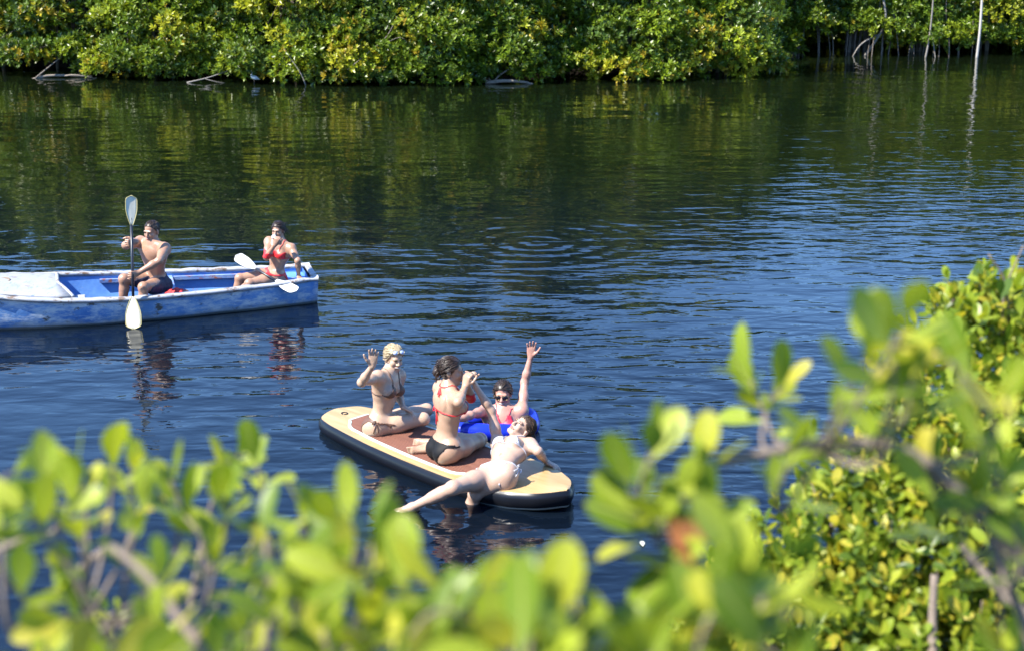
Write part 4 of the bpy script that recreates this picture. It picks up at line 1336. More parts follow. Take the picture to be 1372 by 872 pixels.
P0, P1 = np.array([-4.411, 15.878, -0.012]), np.array([-4.480, 16.420, 1.457])
pad = empty('kayak_paddle', tuple(P0)); tag(pad, 'double-bladed paddle with black shaft and cream blades held upright by the man', 'paddle')
pd = unit(P1 - P0); PL = np.linalg.norm(P1 - P0)
v, f = tube([P0 + pd * 0.30, P0 + pd * PL * 0.5, P1 - pd * 0.26], 0.0165, 10); build('shaft', v, f, M_SHAFT, pad)
for a, b, nn, wd in ((P0, P0 + pd * 0.38, np.array([0.18, -1.0, 0.1]), 0.175), (P1, P1 - pd * 0.35, np.array([0.62, -1.0, 0.3]), 0.135)):
    (v, f), rim = blade(a, b, nn, wd)
    bo = build('blade', v, f, M_BLADE_Y, pad)
    v, f = tube(rim, 0.004, 6); build('blade_edge', v, f, M_BLADE_RIM, bo)
# second paddle resting across the near gunwale in front of the woman
Q0, Q1 = np.array([-2.622, 16.68, 0.21]), np.array([-3.43, 17.20, 0.533])
pad2 = empty('kayak_paddle', tuple(Q0)); tag(pad2, 'double-bladed paddle with white blades lying across the side of the boat before the woman', 'paddle')
qd = unit(Q1 - Q0)
QL = np.linalg.norm(Q1 - Q0)
v, f = tube([Q0 + qd * 0.25, (Q0 + Q1) / 2, Q1 - qd * 0.25], 0.0165, 10); build('shaft', v, f, M_SHAFT, pad2)
for a, b, nn, wd in ((Q0, Q0 + qd * 0.34, np.array([0.25, -0.55, 1.0]), 0.15), (Q1, Q1 - qd * 0.34, np.array([-0.2, -0.75, 1.0]), 0.13)):
    (v, f), rim = blade(a, b, nn, wd)
    bo = build('blade', v, f, M_BLADE_W, pad2)
    v, f = tube(rim, 0.005, 6); build('blade_edge', v, f, M_BLADE_W, bo)

# ------------------------------------------------------------------ paddle board
BT, BNOSE = np.array([-1.68, 12.70, 0.0]), np.array([0.45, 10.62, 0.0])
bdir = unit(BNOSE - BT); BLEN = np.linalg.norm(BNOSE - BT); bnor = np.array([bdir[1], -bdir[0], 0]);
if bnor[1] > 0: bnor = -bnor
BS = np.array([0, 0.03, 0.10, 0.25, 0.5, 0.9, 1.4, 1.9, 2.3, 2.6, 2.8, 2.9, 2.95]) / 2.95 * BLEN
BW = np.array([0.10, 0.19, 0.245, 0.285, 0.325, 0.375, 0.405, 0.41, 0.385, 0.31, 0.205, 0.10, 0.012])
bs = np.concatenate([np.linspace(0, 0.3, 14), np.linspace(0.34, 2.4, 36), np.linspace(2.44, BLEN, 22)])
bw = np.interp(bs, BS, BW)
for _ in range(3): bw[1:-1] = (bw[:-2] + 2 * bw[1:-1] + bw[2:]) / 4
bz = 0.125 + 0.055 * np.clip((bs - 2.0) / 0.95, 0, 1) ** 2


def DP(s, lat, z): return BT + bdir * s + bnor * lat + np.array([0, 0, z])


def stripe_mat(name, c1, c2, c3, along, freq, rough, groove=0.0):
    """Material streaked along a direction (wood grain, grooved foam)."""
    m, n, l, b = new_mat(name)
    tc = n.new('ShaderNodeTexCoord')
    mp = n.new('ShaderNodeMapping'); mp.vector_type = 'TEXTURE'
    mp.inputs['Rotation'].default_value = (0, 0, math.atan2(along[1], along[0]))
    mp.inputs['Scale'].default_value = (1.0, 1 / freq, 1)
    l.new(tc.outputs['Object'], mp.inputs[0])
    t = n.new('ShaderNodeTexNoise'); t.inputs['Scale'].default_value = 2.0; t.inputs['Detail'].default_value = 6; t.inputs['Roughness'].default_value = 0.65
    l.new(mp.outputs[0], t.inputs['Vector'])
    rp = n.new('ShaderNodeValToRGB'); e = rp.color_ramp.elements
    e[0].position = 0.3; e[0].color = (*c1, 1); e[1].position = 0.72; e[1].color = (*c3, 1)
    x = e.new(0.5); x.color = (*c2, 1)
    l.new(t.outputs['Fac'], rp.inputs[0]); l.new(rp.outputs[0], b.inputs['Base Color'])
    b.inputs['Roughness'].default_value = rough
    if groove:
        sx = n.new('ShaderNodeSeparateXYZ'); l.new(mp.outputs[0], sx.inputs[0])
        mt = n.new('ShaderNodeMath'); mt.operation = 'SINE'
        ml = n.new('ShaderNodeMath'); ml.operation = 'MULTIPLY'; ml.inputs[1].default_value = 2 * math.pi / (groove * freq)
        ml.inputs[1].default_value = 2 * math.pi / groove / freq
        l.new(sx.outputs[1], ml.inputs[0]); l.new(ml.outputs[0], mt.inputs[0])
        bp = n.new('ShaderNodeBump'); bp.inputs['Strength'].default_value = 0.8; bp.inputs['Distance'].default_value = 0.004
        l.new(mt.outputs[0], bp.inputs['Height']); l.new(bp.outputs[0], b.inputs['Normal'])
    return m


M_DECK = stripe_mat('bamboo_deck', (0.29, 0.1798, 0.0696), (0.3596, 0.2378, 0.1044), (0.406, 0.29, 0.145), bdir, 9, 0.35)
M_PAD = stripe_mat('brown_pad', (0.1265, 0.0413, 0.022), (0.154, 0.0523, 0.0275), (0.1815, 0.0688, 0.0385), bdir, 12, 0.75, 0.02)
M_RAIL = simple_mat('black_rail', (0.006, 0.007, 0.010), 0.28, 0.2, 8, spec=0.25)
M_BOTTOM = simple_mat('pale_bottom', (0.33, 0.396, 0.396), 0.3, 0.1, 6)
M_BORDER = simple_mat('pad_border', (0.4092, 0.4712, 0.434), 0.5, 0.06, 12)
board = empty('paddle_board', tuple(DP(1.45, 0, 0))); tag(board, 'wooden-look paddle board with brown deck pad and black rails', 'paddle board')
rows = [np.array([DP(s, t * w_, z + 0.012 * (1 - t * t)) for t in np.linspace(-1, 1, 13)]) for s, w_, z in zip(bs, bw, bz)]
v, f = loft(rows); build('deck', v, f, M_DECK, board)
# rail runs right round: outline of the deck, out to the belly of the rail and under
outl = [(s, w_, z) for s, w_, z in zip(bs, bw, bz)] + [(s, -w_, z) for s, w_, z in list(zip(bs, bw, bz))[::-1]]
pts2 = np.array([(s, l_) for s, l_, z in outl]); tang = np.roll(pts2, -1, 0) - np.roll(pts2, 1, 0)
nn = np.stack([-tang[:, 1], tang[:, 0]], -1); nn /= np.maximum(np.linalg.norm(nn, axis=1, keepdims=True), 1e-6)
if nn[20] @ np.array([0, 1]) < 0: nn = -nn
prof = [(0.0, 0.0), (0.012, -0.012), (0.026, -0.035), (0.030, -0.065), (0.024, -0.10), (0.008, -0.128)]
rings = [np.array([DP(s + nx_ * o, l_ + ny_ * o, z + dz) for (s, l_, z), (nx_, ny_) in zip(outl, nn)]) for o, dz in prof]
v, f = loft(rings, True); build('rail', v, f, M_RAIL, board)
prof = [(0.008, -0.1285), (-0.004, -0.146), (-0.05, -0.160)]
rings = [np.array([DP(s + nx_ * o, l_ + ny_ * o, z + dz) for (s, l_, z), (nx_, ny_) in zip(outl, nn)]) for o, dz in prof]
v, f = loft(rings, True); f.append(tuple(2 * len(outl) + i for i in range(len(outl)))); build('bottom', v, f, M_BOTTOM, board)
# pad and its pale border
ps = np.linspace(0.36, 2.16, 40)


def pad_w(s):
    e = min((s - 0.36) / 0.20, (2.16 - s) / 0.25, 1.0)
    return max(0.012, (float(np.interp(s, bs, bw)) - 0.105) * math.sqrt(max(0.0, 1 - (1 - max(e, 0)) ** 2)) + 0.0) if e < 1 else float(np.interp(s, bs, bw)) - 0.105


pw = np.array([max(pad_w(s), 0.10) for s in ps])
rows = [np.array([DP(s, t * w_, 0.125 + 0.012 * (1 - (t * w_ / 0.37) ** 2) + 0.008 - 0.004 * (abs(t) > 0.99)) for t in np.linspace(-1, 1, 11)]) for s, w_ in zip(ps, pw)]
v, f = loft(rows); build('deck_pad', v, f, M_PAD, board)
loop = [(s, w_) for s, w_ in zip(ps, pw)] + [(s, -w_) for s, w_ in list(zip(ps, pw))[::-1]]
lp2 = np.array(loop); tg = np.roll(lp2, -1, 0) - np.roll(lp2, 1, 0); n2 = np.stack([-tg[:, 1], tg[:, 0]], -1); n2 /= np.linalg.norm(n2, axis=1, keepdims=True)
if n2[15] @ np.array([0, 1]) < 0: n2 = -n2
rg = [np.array([DP(s + a * o, l_ + b_ * o, 0.125 + 0.012 * (1 - (abs(l_) / 0.37) ** 2) + dz) for (s, l_), (a, b_) in zip(loop, n2)]) for o, dz in ((-0.002, 0.009), (0.006, 0.011), (0.020, 0.010), (0.026, 0.0))]
v, f = loft(rg, True); build('pad_border', v, f, M_BORDER, board)
c = DP(0.17, 0.02, 0.139)
v, f = loft([np.array([c + (bdir * math.cos(a) * r_ * 1.3 + bnor * math.sin(a) * r_) + np.array([0, 0, dz]) for a in np.linspace(0, 2 * math.pi, 17)[:-1]]) for r_, dz in ((0.030, -0.004), (0.030, 0.004), (0.02, 0.004), (0.018, -0.003), (0.001, -0.003))], True)
build('leash_plug', v, f, M_RAIL, board)

# ------------------------------------------------------------------ blue inflatable tube under the woman in sunglasses
M_TUBE = simple_mat('blue_vinyl', (0.0084, 0.0245, 0.434), 0.25, 0.15, 5)
tp = smooth_path([(-0.58, 12.30, 0.075), (-0.45, 12.27, 0.075), (-0.32, 12.26, 0.07), (-0.11, 12.27, 0.06), (0.10, 12.33, 0.05), (0.18, 12.48, 0.06), (0.15, 12.64, 0.09), (0.0, 12.74, 0.07), (-0.22, 12.76, 0.05), (-0.42, 12.70, 0.04)], 44)
tr = 0.080 + 0.003 * np.sin(np.linspace(0, 60, 44)); tr[0] = 0.03; tr[1] = 0.06; tr[2] = 0.075; tr[-1] = 0.03; tr[-2] = 0.06
v, f = tube(tp, tr, 18)
tb = empty('float_tube', tuple(tp[20])); tag(tb, 'blue inflatable tube floating under the arm of the woman in sunglasses', 'float')
build('tube_body', v, f, M_TUBE, tb)
cpt = np.array([-0.42, 12.20, 0.055]); v, f = ball(cpt, 0.012); build('valve', v, f, M_TEETH, tb)

# ------------------------------------------------------------------ the people
SK_PALE = skin_mat('skin_pale', (0.40, 0.27, 0.185), (0.3828, 0.1972, 0.1392))
SK_FAIR = skin_mat('skin_fair', (0.3944, 0.261, 0.1914), (0.3596, 0.1914, 0.1334))
SK_TAN = skin_mat('skin_tan', (0.348, 0.2204, 0.145), (0.29, 0.1392, 0.0928))
SK_RED = skin_mat('skin_flushed', (0.3828, 0.2088, 0.1566), (0.3828, 0.116, 0.087), 0.35)
SK_MAN = skin_mat('skin_man', (0.31, 0.1736, 0.1116), (0.2728, 0.1116, 0.0682))
SK_BOATW = skin_mat('skin_boat_woman', (0.31, 0.1798, 0.1178), (0.279, 0.1178, 0.0744))
HAIR_DARK = hair_mat('hair_dark', (0.0096, 0.0064, 0.0048), (0.04, 0.024, 0.016))
HAIR_BROWN = hair_mat('hair_brown', (0.021, 0.0119, 0.007), (0.077, 0.0455, 0.028))
HAIR_BLONDE = hair_mat('hair_blonde', (0.216, 0.15, 0.072), (0.432, 0.36, 0.228))
C_RED = simple_mat('red_cloth', (0.504, 0.0154, 0.021), 0.55, 0.15, 40)
C_CORAL = simple_mat('coral_red_cloth', (0.518, 0.0245, 0.049), 0.55, 0.15, 40)
C_BLACK = simple_mat('black_cloth', (0.005, 0.005, 0.006), 0.65, 0.2, 40, spec=0.2)
C_WHITE = simple_mat('white_cloth', (0.444, 0.45, 0.492), 0.6, 0.08, 40, bump=0.3)
C_BROWN = simple_mat('brown_print_cloth', (0.091, 0.0434, 0.0245), 0.55, 0.65, 90)
C_NAVY = simple_mat('navy_cloth', (0.0126, 0.0154, 0.0385), 0.7, 0.25, 18, bump=0.6)


def chest_pt(B, x, y, z):
    Q = B.J; return Q['pel'] + Q['up'] * Q['tl'] * 0.70 + (Q['lc'] * x + Q['fc'] * y + Q['up'] * z) * Q['sc']


def pel_pt(B, x, y, z):
    Q = B.J; return Q['pel'] + (Q['lp'] * x + Q['fp'] * y + Q['up'] * z) * Q['sc']


def bikini(P_, top_mat, bot_mat, string=0.0042, back_bow=False, side_tie=False, halter=True, cup=None, low=None):
    root, B, v, f, nrm, T = P_
    q = chest_coords(B, v)
    if top_mat:
        m = cups(B, v) if cup is None else cup(q)
        r_ = shell(B, v, f, nrm, m, 0.0055, 0.009)
        top = build('bikini_top', *r_, top_mat, root)
        cp = chest_pt
        band = [cp(B, 0.0, 0.13, -0.036), cp(B, 0.08, 0.12, -0.036), cp(B, 0.135, 0.03, -0.03), cp(B, 0.11, -0.07, -0.025), cp(B, 0.0, -0.11, -0.025), cp(B, -0.11, -0.07, -0.025), cp(B, -0.135, 0.03, -0.03), cp(B, -0.08, 0.12, -0.036), cp(B, 0.0, 0.13, -0.036)]
        strap(B, band, string, top, top_mat, n=60)
        if halter:
            for s in (-1, 1):
                strap(B, [cp(B, s * 0.056, 0.13, 0.055), cp(B, s * 0.052, 0.10, 0.10), B.J['nk'] + (B.J['lc'] * s * 0.055 + B.J['fc'] * 0.03) * B.J['sc'], B.J['nk'] - B.J['fc'] * 0.06 + B.J['up'] * 0.02], string, top, top_mat, n=24)
        if back_bow:
            knot = B.onto(cp(B, 0.01, -0.12, -0.025)[None], 0.006)[0]
            for dx, dz in ((-0.02, -0.10), (0.012, -0.14)):
                strap(B, [knot, knot + B.J['lc'] * dx * 0.5 + B.J['up'] * dz * 0.5 - B.J['fc'] * 0.01, knot + B.J['lc'] * dx + B.J['up'] * dz - B.J['fc'] * 0.01], 0.0048, top, top_mat, n=12, off=0.005)
            for s in (-1, 1):
                lp_ = smooth_path([knot, knot + (B.J['lc'] * s * 0.02 + B.J['up'] * 0.012 - B.J['fc'] * 0.012), knot + (B.J['lc'] * s * 0.035 - B.J['up'] * 0.02 - B.J['fc'] * 0.012), knot], 12)
                vv, ff = tube(lp_, 0.005, 6); build('bow', vv, ff, top_mat, top)
            kn2 = B.onto((B.J['nk'] - B.J['fc'] * 0.08 + B.J['up'] * 0.015)[None], 0.006)[0]
            for dx, dz in ((-0.035, -0.05), (-0.015, -0.075), (0.01, -0.06)):
                strap(B, [kn2, kn2 + B.J['lc'] * dx * 0.5 + B.J['up'] * dz * 0.5, kn2 + B.J['lc'] * dx + B.J['up'] * dz], 0.007, top, top_mat, n=10, off=0.006)
    if bot_mat:
        m = brief(B, v) if low is None else low(B, v)
        r_ = shell(B, v, f, nrm, m, 0.005, 0.009)
        bot = build('bikini_bottom', *r_, bot_mat, root)
        if side_tie:
            for s in (-1, 1):
                k0 = B.onto(pel_pt(B, s * 0.165, 0.01, 0.035)[None], 0.006)[0]
                for dx, dz in ((0.03, -0.085), (-0.012, -0.10)):
                    strap(B, [k0, k0 + B.J['fp'] * dx * 0.5 + B.J['up'] * dz * 0.5, k0 + B.J['fp'] * dx + B.J['up'] * dz], 0.004, bot, bot_mat, n=10, off=0.005)
                for e in (-1, 1):
                    lp_ = smooth_path([k0, k0 + B.J['fp'] * e * 0.025 + B.J['up'] * 0.01 + B.J['lp'] * s * 0.014, k0 + B.J['fp'] * e * 0.035 - B.J['up'] * 0.02 + B.J['lp'] * s * 0.014, k0], 10)
                    vv, ff = tube(lp_, 0.0042, 6); build('bow', vv, ff, bot_mat, bot)
    return root


# woman 1
P1_ = make_person('w1', 'blonde woman in a brown bikini sitting on the paddle board and waving', SK_PALE, HAIR_BLONDE, 0.13)
bikini(P1_, C_BROWN, C_BROWN, side_tie=True)
# woman 2
P2_ = make_person('w2', 'dark-haired woman in red top and black briefs kneeling with her back turned', SK_TAN, HAIR_DARK, 0.13, hair_style='bun')
bikini(P2_, C_RED, C_BLACK, back_bow=True, string=0.005, low=lambda B, v: brief(B, v, side=0.028, front=0.045))
# woman 3
P3_ = make_person('w3', 'woman in red top and dark sunglasses raising one arm from the water', SK_RED, HAIR_DARK, 0.0, eyes=False)
bikini(P3_, C_CORAL, None, cup=lambda q: (q[:, 1] > 0.0) & (q[:, 2] > -0.055) & (np.abs(q[:, 0]) < 0.125 - 0.45 * np.clip(q[:, 2], 0, 1)) & (q[:, 2] < 0.11 - 0.0 * q[:, 0]) & ~((np.abs(q[:, 0]) < 0.035 * np.clip((q[:, 2] - 0.03) / 0.06, 0, 1)) & (q[:, 2] > 0.04)))
# woman 4
P4_ = make_person('w4', 'woman in a white bikini lying back across the nose of the paddle board', SK_FAIR, HAIR_BROWN, 0.13, hair_style='hang', mouth='plain')
bikini(P4_, C_WHITE, C_WHITE, side_tie=True)
# man
PM_ = make_person('man', 'bare-chested man in navy shorts sitting in the blue boat and paddling', SK_MAN, HAIR_DARK, 0.23, hair_style='short', mouth='plain')


def shorts_mask(B, v):
    q = pelvis_coords(B, v)
    m = (q[:, 2] < 0.075) & (q[:, 2] > -0.2) & (np.abs(q[:, 0]) < 0.2) & (np.abs(q[:, 1]) < 0.19)
    for s in 'LR':
        t, d = leg_t(B, v, s)
        m |= (t > -0.2) & (t < 0.80) & (d < 0.115)
    return m & (q[:, 2] < 0.09)


root, B, v, f, nrm, T = PM_
bnoise = 0.004 * np.sin(v[:, 0] * 70 + 3 * np.sin(v[:, 2] * 40)) + 0.003 * np.sin(v[:, 1] * 90)
r_ = shell(B, v, f, nrm * (1 + bnoise[:, None] * 40), shorts_mask(B, v), 0.011, 0.016)
build('shorts', *r_, C_NAVY, root)
# woman in the boat
PB_ = make_person('wb', 'woman in a red bikini sitting at the stern of the blue boat and drinking', SK_BOATW, HAIR_DARK, 0.24, mouth='plain', hair_style='tail')
bikini(PB_, C_RED, C_RED, cup=lambda q: (np.abs(q[:, 0]) < 0.13) & (q[:, 1] > -0.02) & (q[:, 2] < 0.034 + 0.012 * np.cos(q[:, 0] * 48)) & (q[:, 2] > -0.044))

# sunglasses
M_LENS = simple_mat('dark_lens', (0.006, 0.006, 0.008), 0.08, 0.1, 5)
M_GOLD = simple_mat('thin_metal', (0.30, 0.24, 0.12), 0.3, 0.1, 20, metallic=1.0)
M_CLEAR = simple_mat('bluish_lens', (0.38, 0.44, 0.62), 0.1, 0.1, 5, spec=0.8)


def glasses(P_, label, cy, cz, lens_mat, tilt=0.0):
    root, B, v, f, nrm, T = P_
    Q = B.J; sc = Q['sc']
    ct, st = math.cos(tilt), math.sin(tilt)
    L = lambda x, y, z: T(x, cy + y * ct - z * st, cz + y * st + z * ct)
    g_ = empty('sunglasses', tuple(L(0, 0, 0))); tag(g_, label, 'sunglasses')
    for s in (-1, 1):
        ol = []
        for a in np.linspace(0, 2 * math.pi, 21)[:-1]:
            x, z = 0.0275 * math.cos(a), 0.0225 * math.sin(a)
            z *= 1.12 if z < 0 else 0.82
            x *= 1.0 - 0.10 * (z < 0) * abs(z) / 0.0225
            ol.append((s * 0.033 + x, -2.6 * (abs(s * 0.033 + x) ** 2), z - 0.002))
        ol = np.array(ol)
        top = np.array([L(*p) for p in ol]); c = np.array([L(s * 0.033, 0.003 - 2.6 * 0.033 ** 2, -0.002)])
        bk = top - Q['hf'] * 0.004
        vv = np.concatenate([top, bk, c, c - Q['hf'] * 0.004]); n_ = 20
        ff = [(i, (i + 1) % n_, 40) for i in range(n_)] + [(n_ + (i + 1) % n_, n_ + i, 41) for i in range(n_)] + [(i, n_ + i, n_ + (i + 1) % n_, (i + 1) % n_) for i in range(n_)]
        lo = build('lens', vv, ff, lens_mat, g_)
        vv, ff = tube(np.concatenate([top, top[:2]]), 0.0016, 5); build('rim', vv, ff, M_GOLD, lo)
        vv, ff = tube([L(s * 0.060, -0.010, 0.008), L(s * 0.074, -0.03, 0.006), L(s * 0.078, -0.09, -0.0)], 0.002, 5); build('temple', vv, ff, M_GOLD, g_)
    vv, ff = tube([L(-0.008, 0.0, 0.006), L(0, 0.002, 0.009), L(0.008, 0.0, 0.006)], 0.002, 5); build('bridge', vv, ff, M_GOLD, g_)
    return g_


glasses(P3_, 'dark aviator sunglasses worn by the woman with the raised arm', 0.098, 0.004, M_LENS)
glasses(P1_, 'pale blue sunglasses pushed up on the blonde hair of the waving woman', 0.078, 0.094, M_CLEAR, 0.75)
for s in (-1, 1):
    T = P3_[5]; v, f = ball(T(s * 0.080, -0.006, -0.043), 0.008); build('earring', v, f, M_TEETH, P3_[0])

# can in the hand of the woman in the boat
B = PB_[1]; hw = B.J['wrR'] + unit(np.array(FIG['wb']['hands']['R']['d'])) * 0.095 + unit(np.array(FIG['wb']['hands']['R']['n'])) * 0.02
hw = PB_[5](-0.005, 0.125, -0.055)
ca = unit(np.array([-0.25, -0.55, 0.75]))
e1 = unit(np.cross(ca, np.array([1, 0, 0.1]))); e2 = np.cross(ca, e1)
prof = [(0.004, -0.085), (0.024, -0.085), (0.029, -0.078), (0.030, 0.015), (0.026, 0.024), (0.023, 0.026), (0.003, 0.022)]
v, f = loft([np.array([hw + ca * h_ + (e1 * math.cos(a) + e2 * math.sin(a)) * r_ for a in np.linspace(0, 2 * math.pi, 17)[:-1]]) for r_, h_ in prof], True)
cn = empty('drink_can', tuple(hw)); tag(cn, 'small white drink can held to the mouth of the woman in the boat', 'can')
build('can_body', v, f, simple_mat('white_can', (0.48, 0.48, 0.48), 0.3, 0.05, 20), cn)
band = [(0.0303, -0.062), (0.0308, -0.060), (0.0308, -0.045), (0.0303, -0.043)]
v, f = loft([np.array([hw + ca * h_ + (e1 * math.cos(a) + e2 * math.sin(a)) * r_ for a in np.linspace(0, 2 * math.pi, 17)[:-1]]) for r_, h_ in band], True)
build('label_band', v, f, simple_mat('lilac_band', (0.35, 0.30, 0.60), 0.4, 0.1, 30), cn)
# ------------------------------------------------------------------ foreground mangrove foliage
M_LEAF_NEAR = leaf_mat('mangrove_leaf_near', 0.42, 0.40, attr=False)
M_LEAF_MASS = leaf_mat('mangrove_leaf_mass', 0.42, 0.40)
M_TWIG = simple_mat('twig_bark', (0.15, 0.115, 0.085), 0.85, 0.35, 60, bump=0.4)
M_LEAF_DRY = simple_mat('dry_orange_leaf', (0.32, 0.11, 0.03), 0.6, 0.3, 20)


def leaf_shape(kind):
    """Obovate leathery leaf, unit length along Y, folded along the midrib and curved."""
    width, curl, fold, blunt = [(0.46, 0.05, 0.06, 0.62), (0.52, -0.08, 0.10, 0.60), (0.40, 0.16, 0.08, 0.58), (0.50, 0.10, 0.03, 0.66), (0.44, -0.16, 0.12, 0.6)][kind]
    rows = []
    ts = [0.0, 0.12, 0.30, 0.50, 0.68, 0.84, 0.95, 1.0]
    for t in ts:
        w_ = 0.5 * width * (math.sin(math.pi * min(1, (t / blunt) * 0.5)) ** 1.15 if t < blunt else math.sqrt(max(0, 1 - ((t - blunt) / (1 - blunt)) ** 2.1)))
        w_ = max(w_, 0.02)
        z = curl * (t * t - 0.3 * t) * 1.6
        rows.append(np.array([(-w_, t, z + fold * w_ * 2.0), (-w_ * 0.5, t, z + fold * w_ * 0.7), (0, t, z), (w_ * 0.5, t, z + fold * w_ * 0.7), (w_, t, z + fold * w_ * 2.0)]))
    k = 5; v = np.concatenate(rows)
    f = [(i * k + j, i * k + j + 1, (i + 1) * k + j + 1, (i + 1) * k + j) for i in range(len(ts) - 1) for j in range(k - 1)]
    return v, f


LEAF_SHAPES = [leaf_shape(k) for k in range(5)]
LEAF_MESH = [mesh_data('leaf', v, f, M_LEAF_NEAR) for v, f in LEAF_SHAPES]
LEAF_DRY = mesh_data('leaf', *LEAF_SHAPES[2], M_LEAF_DRY)


def leaf_matrix(base, d, n, L):
    d = unit(d); n = unit(np.asarray(n) - d * (np.asarray(n) @ d)); x = np.cross(d, n)
    return np.stack([x * L, d * L, n * L], 1), base


def put_leaf(root, base, d, n, L, kind, mesh=None):
    R, b = leaf_matrix(base, d, n, L)
    o = bpy.data.objects.new('leaf', mesh or LEAF_MESH[kind])
    COL.objects.link(o); o.parent = root
    M = np.eye(4); M[:3, :3] = R; M[:3, 3] = b - np.array(root.location)
    o.matrix_local = Matrix(M.tolist())
    return o


def rosette(root, p, axis, L, n, r, spread=(0.3, 1.4), out=None):
    axis = unit(axis); p = np.asarray(p, float)
    u = unit(np.cross(axis, (0.3, 1, 0.2))); w_ = np.cross(axis, u)
    a0 = r.uniform(0, 6.28)
    for i in range(n):
        a = a0 + i * 2.4 + r.normal(0, 0.2)
        th = np.interp(i, [0, n - 1], spread) + r.normal(0, 0.14)
        rad = u * math.cos(a) + w_ * math.sin(a)
        d = axis * math.cos(th) + rad * math.sin(th)
        nn = axis * math.sin(th) - rad * math.cos(th) + r.normal(0, 0.18, 3)
        base = p - axis * 0.016 * i * (L / 0.09)
        Li = L * r.uniform(0.55, 1.22)
        if out is None: put_leaf(root, base + d * 0.008, d, nn, Li, int(r.integers(0, 5)))
        else: out.append((base, d, nn, Li, int(r.integers(0, 5))))


def twig_to(root, tip, axis, hub, r0=0.0025, r1=0.0045, r=None):
    tip = np.asarray(tip, float); hub = np.asarray(hub, float)
    mid = tip - unit(axis) * 0.10 + (hub - tip) * 0.30 + r.normal(0, 0.012, 3)
    p = smooth_path([tip, tip - unit(axis) * 0.05, mid, hub], 12)
    v, f = tube(p, np.linspace(r0, r1, 12), 7)
    build('twig', v, f, M_TWIG, root)


def shrub(label, base, hubs, tips, L, seed, n=7, lean=(0, -0.1, 1.0), limb_r=0.012, drop=0.0):
    r = np.random.default_rng(seed)
    root = empty('mangrove_shrub', base); tag(root, label, 'shrub', 'mangrove shrubs on the near bank')
    base = np.asarray(base, float)
    for h_ in (hubs if seed != 23 else hubs[3:]):
        h_ = np.asarray(h_, float)
        p = smooth_path([base + (0, 0, -0.15), base + (h_ - base) * np.array([0.45, 0.5, 0.35]), h_], 14)
        v, f = tube(p, np.linspace(limb_r, 0.008, 14), 8); build('branch', v, f, M_TWIG, root)
    for t in tips:
        ax_ = np.array(lean) + r.normal(0, 0.5, 3)
        tp_ = np.array(t) - np.array([0, 0, drop + (0.035 if seed == 21 and t[0] > -0.45 and t[2] > 3.8 else 0)])
        rosette(root, tp_, ax_, L * r.uniform(0.85, 1.15), n + int(r.integers(-1, 2)), r)
        hb_ = min(hubs, key=lambda q: np.linalg.norm(np.array(q) - np.array(t)))
        twig_to(root, tp_, ax_, hb_, r=r)
    return root


LEFT = [(-0.77, 2.06, 3.84), (-0.66, 1.87, 3.91), (-0.75, 1.94, 3.80), (-0.71, 2.15, 3.80), (-0.68, 2.04, 3.77), (-0.68, 2.25, 3.77), (-0.67, 2.34, 3.74), (-0.58, 2.24, 3.75),
        (-0.58, 2.04, 3.78), (-0.53, 2.13, 3.73), (-0.52, 2.53, 3.68), (-0.47, 2.43, 3.70), (-0.47, 2.14, 3.76), (-0.37, 1.95, 3.81), (-0.33, 2.05, 3.81), (-0.28, 1.75, 3.86),
        (-0.25, 1.86, 3.88), (-0.21, 1.66, 3.91), (-0.18, 1.67, 3.93), (-0.14, 1.61, 3.91), (-0.19, 1.64, 3.85), (-0.29, 1.73, 3.79), (-0.35, 1.83, 3.77), (-0.44, 1.93, 3.76),
        (-0.36, 1.72, 3.74), (-0.27, 1.62, 3.77), (-0.61, 1.62, 3.75), (-0.80, 2.53, 3.30), (-0.66, 2.34, 3.37), (-0.85, 2.72, 3.25), (-0.49, 1.98, 3.56), (-0.71, 2.15, 3.45),
        (-0.23, 1.58, 3.82), (-0.18, 1.53, 3.80)]
MIDDLE = [(-0.10, 1.55, 3.88), (-0.11, 1.48, 3.84), (-0.06, 1.49, 3.87), (-0.04, 1.64, 3.84), (-0.02, 1.44, 3.85), (0.02, 1.46, 3.93), (0.04, 1.45, 3.90), (0.03, 1.39, 3.87),
          (0.09, 1.49, 3.86), (0.10, 1.44, 3.84), (0.14, 1.53, 3.81)]
RIGHT = [(0.20, 1.88, 3.94), (0.17, 1.86, 3.88), (0.23, 1.86, 3.88), (0.28, 1.96, 3.87), (0.21, 1.85, 3.84), (0.27, 1.85, 3.84), (0.44, 2.48, 3.84), (0.48, 2.38, 3.86),
         (0.51, 1.88, 4.11), (0.51, 1.78, 4.15), (0.49, 1.87, 4.07), (0.55, 1.86, 4.05), (0.60, 1.92, 4.07), (0.54, 1.89, 3.99), (0.52, 1.99, 3.97), (0.70, 2.04, 3.79),
         (0.73, 2.07, 3.88), (0.69, 1.87, 3.91), (0.77, 2.09, 3.94), (0.66, 2.06, 3.83), (0.41, 1.97, 3.88), (0.71, 1.85, 3.84), (0.76, 1.98, 3.56)]
LEFT += [(-0.69, 1.86, 3.86), (-0.46, 1.65, 3.78), (-0.66, 1.92, 3.70)]
BOTTOM = [(-0.50, 1.82, 3.73), (-0.30, 1.63, 3.79), (-0.35, 1.53, 3.78), (-0.45, 1.52, 3.77), (-0.64, 1.81, 3.68), (-0.23, 1.56, 3.80), (-0.14, 1.50, 3.80), (-0.55, 1.62, 3.70), (-0.40, 1.7, 3.66)]
MIDDLE += [(-0.07, 1.44, 3.85), (0.00, 1.36, 3.91), (0.06, 1.35, 3.88), (0.14, 1.43, 3.84), (-0.12, 1.45, 3.88)]
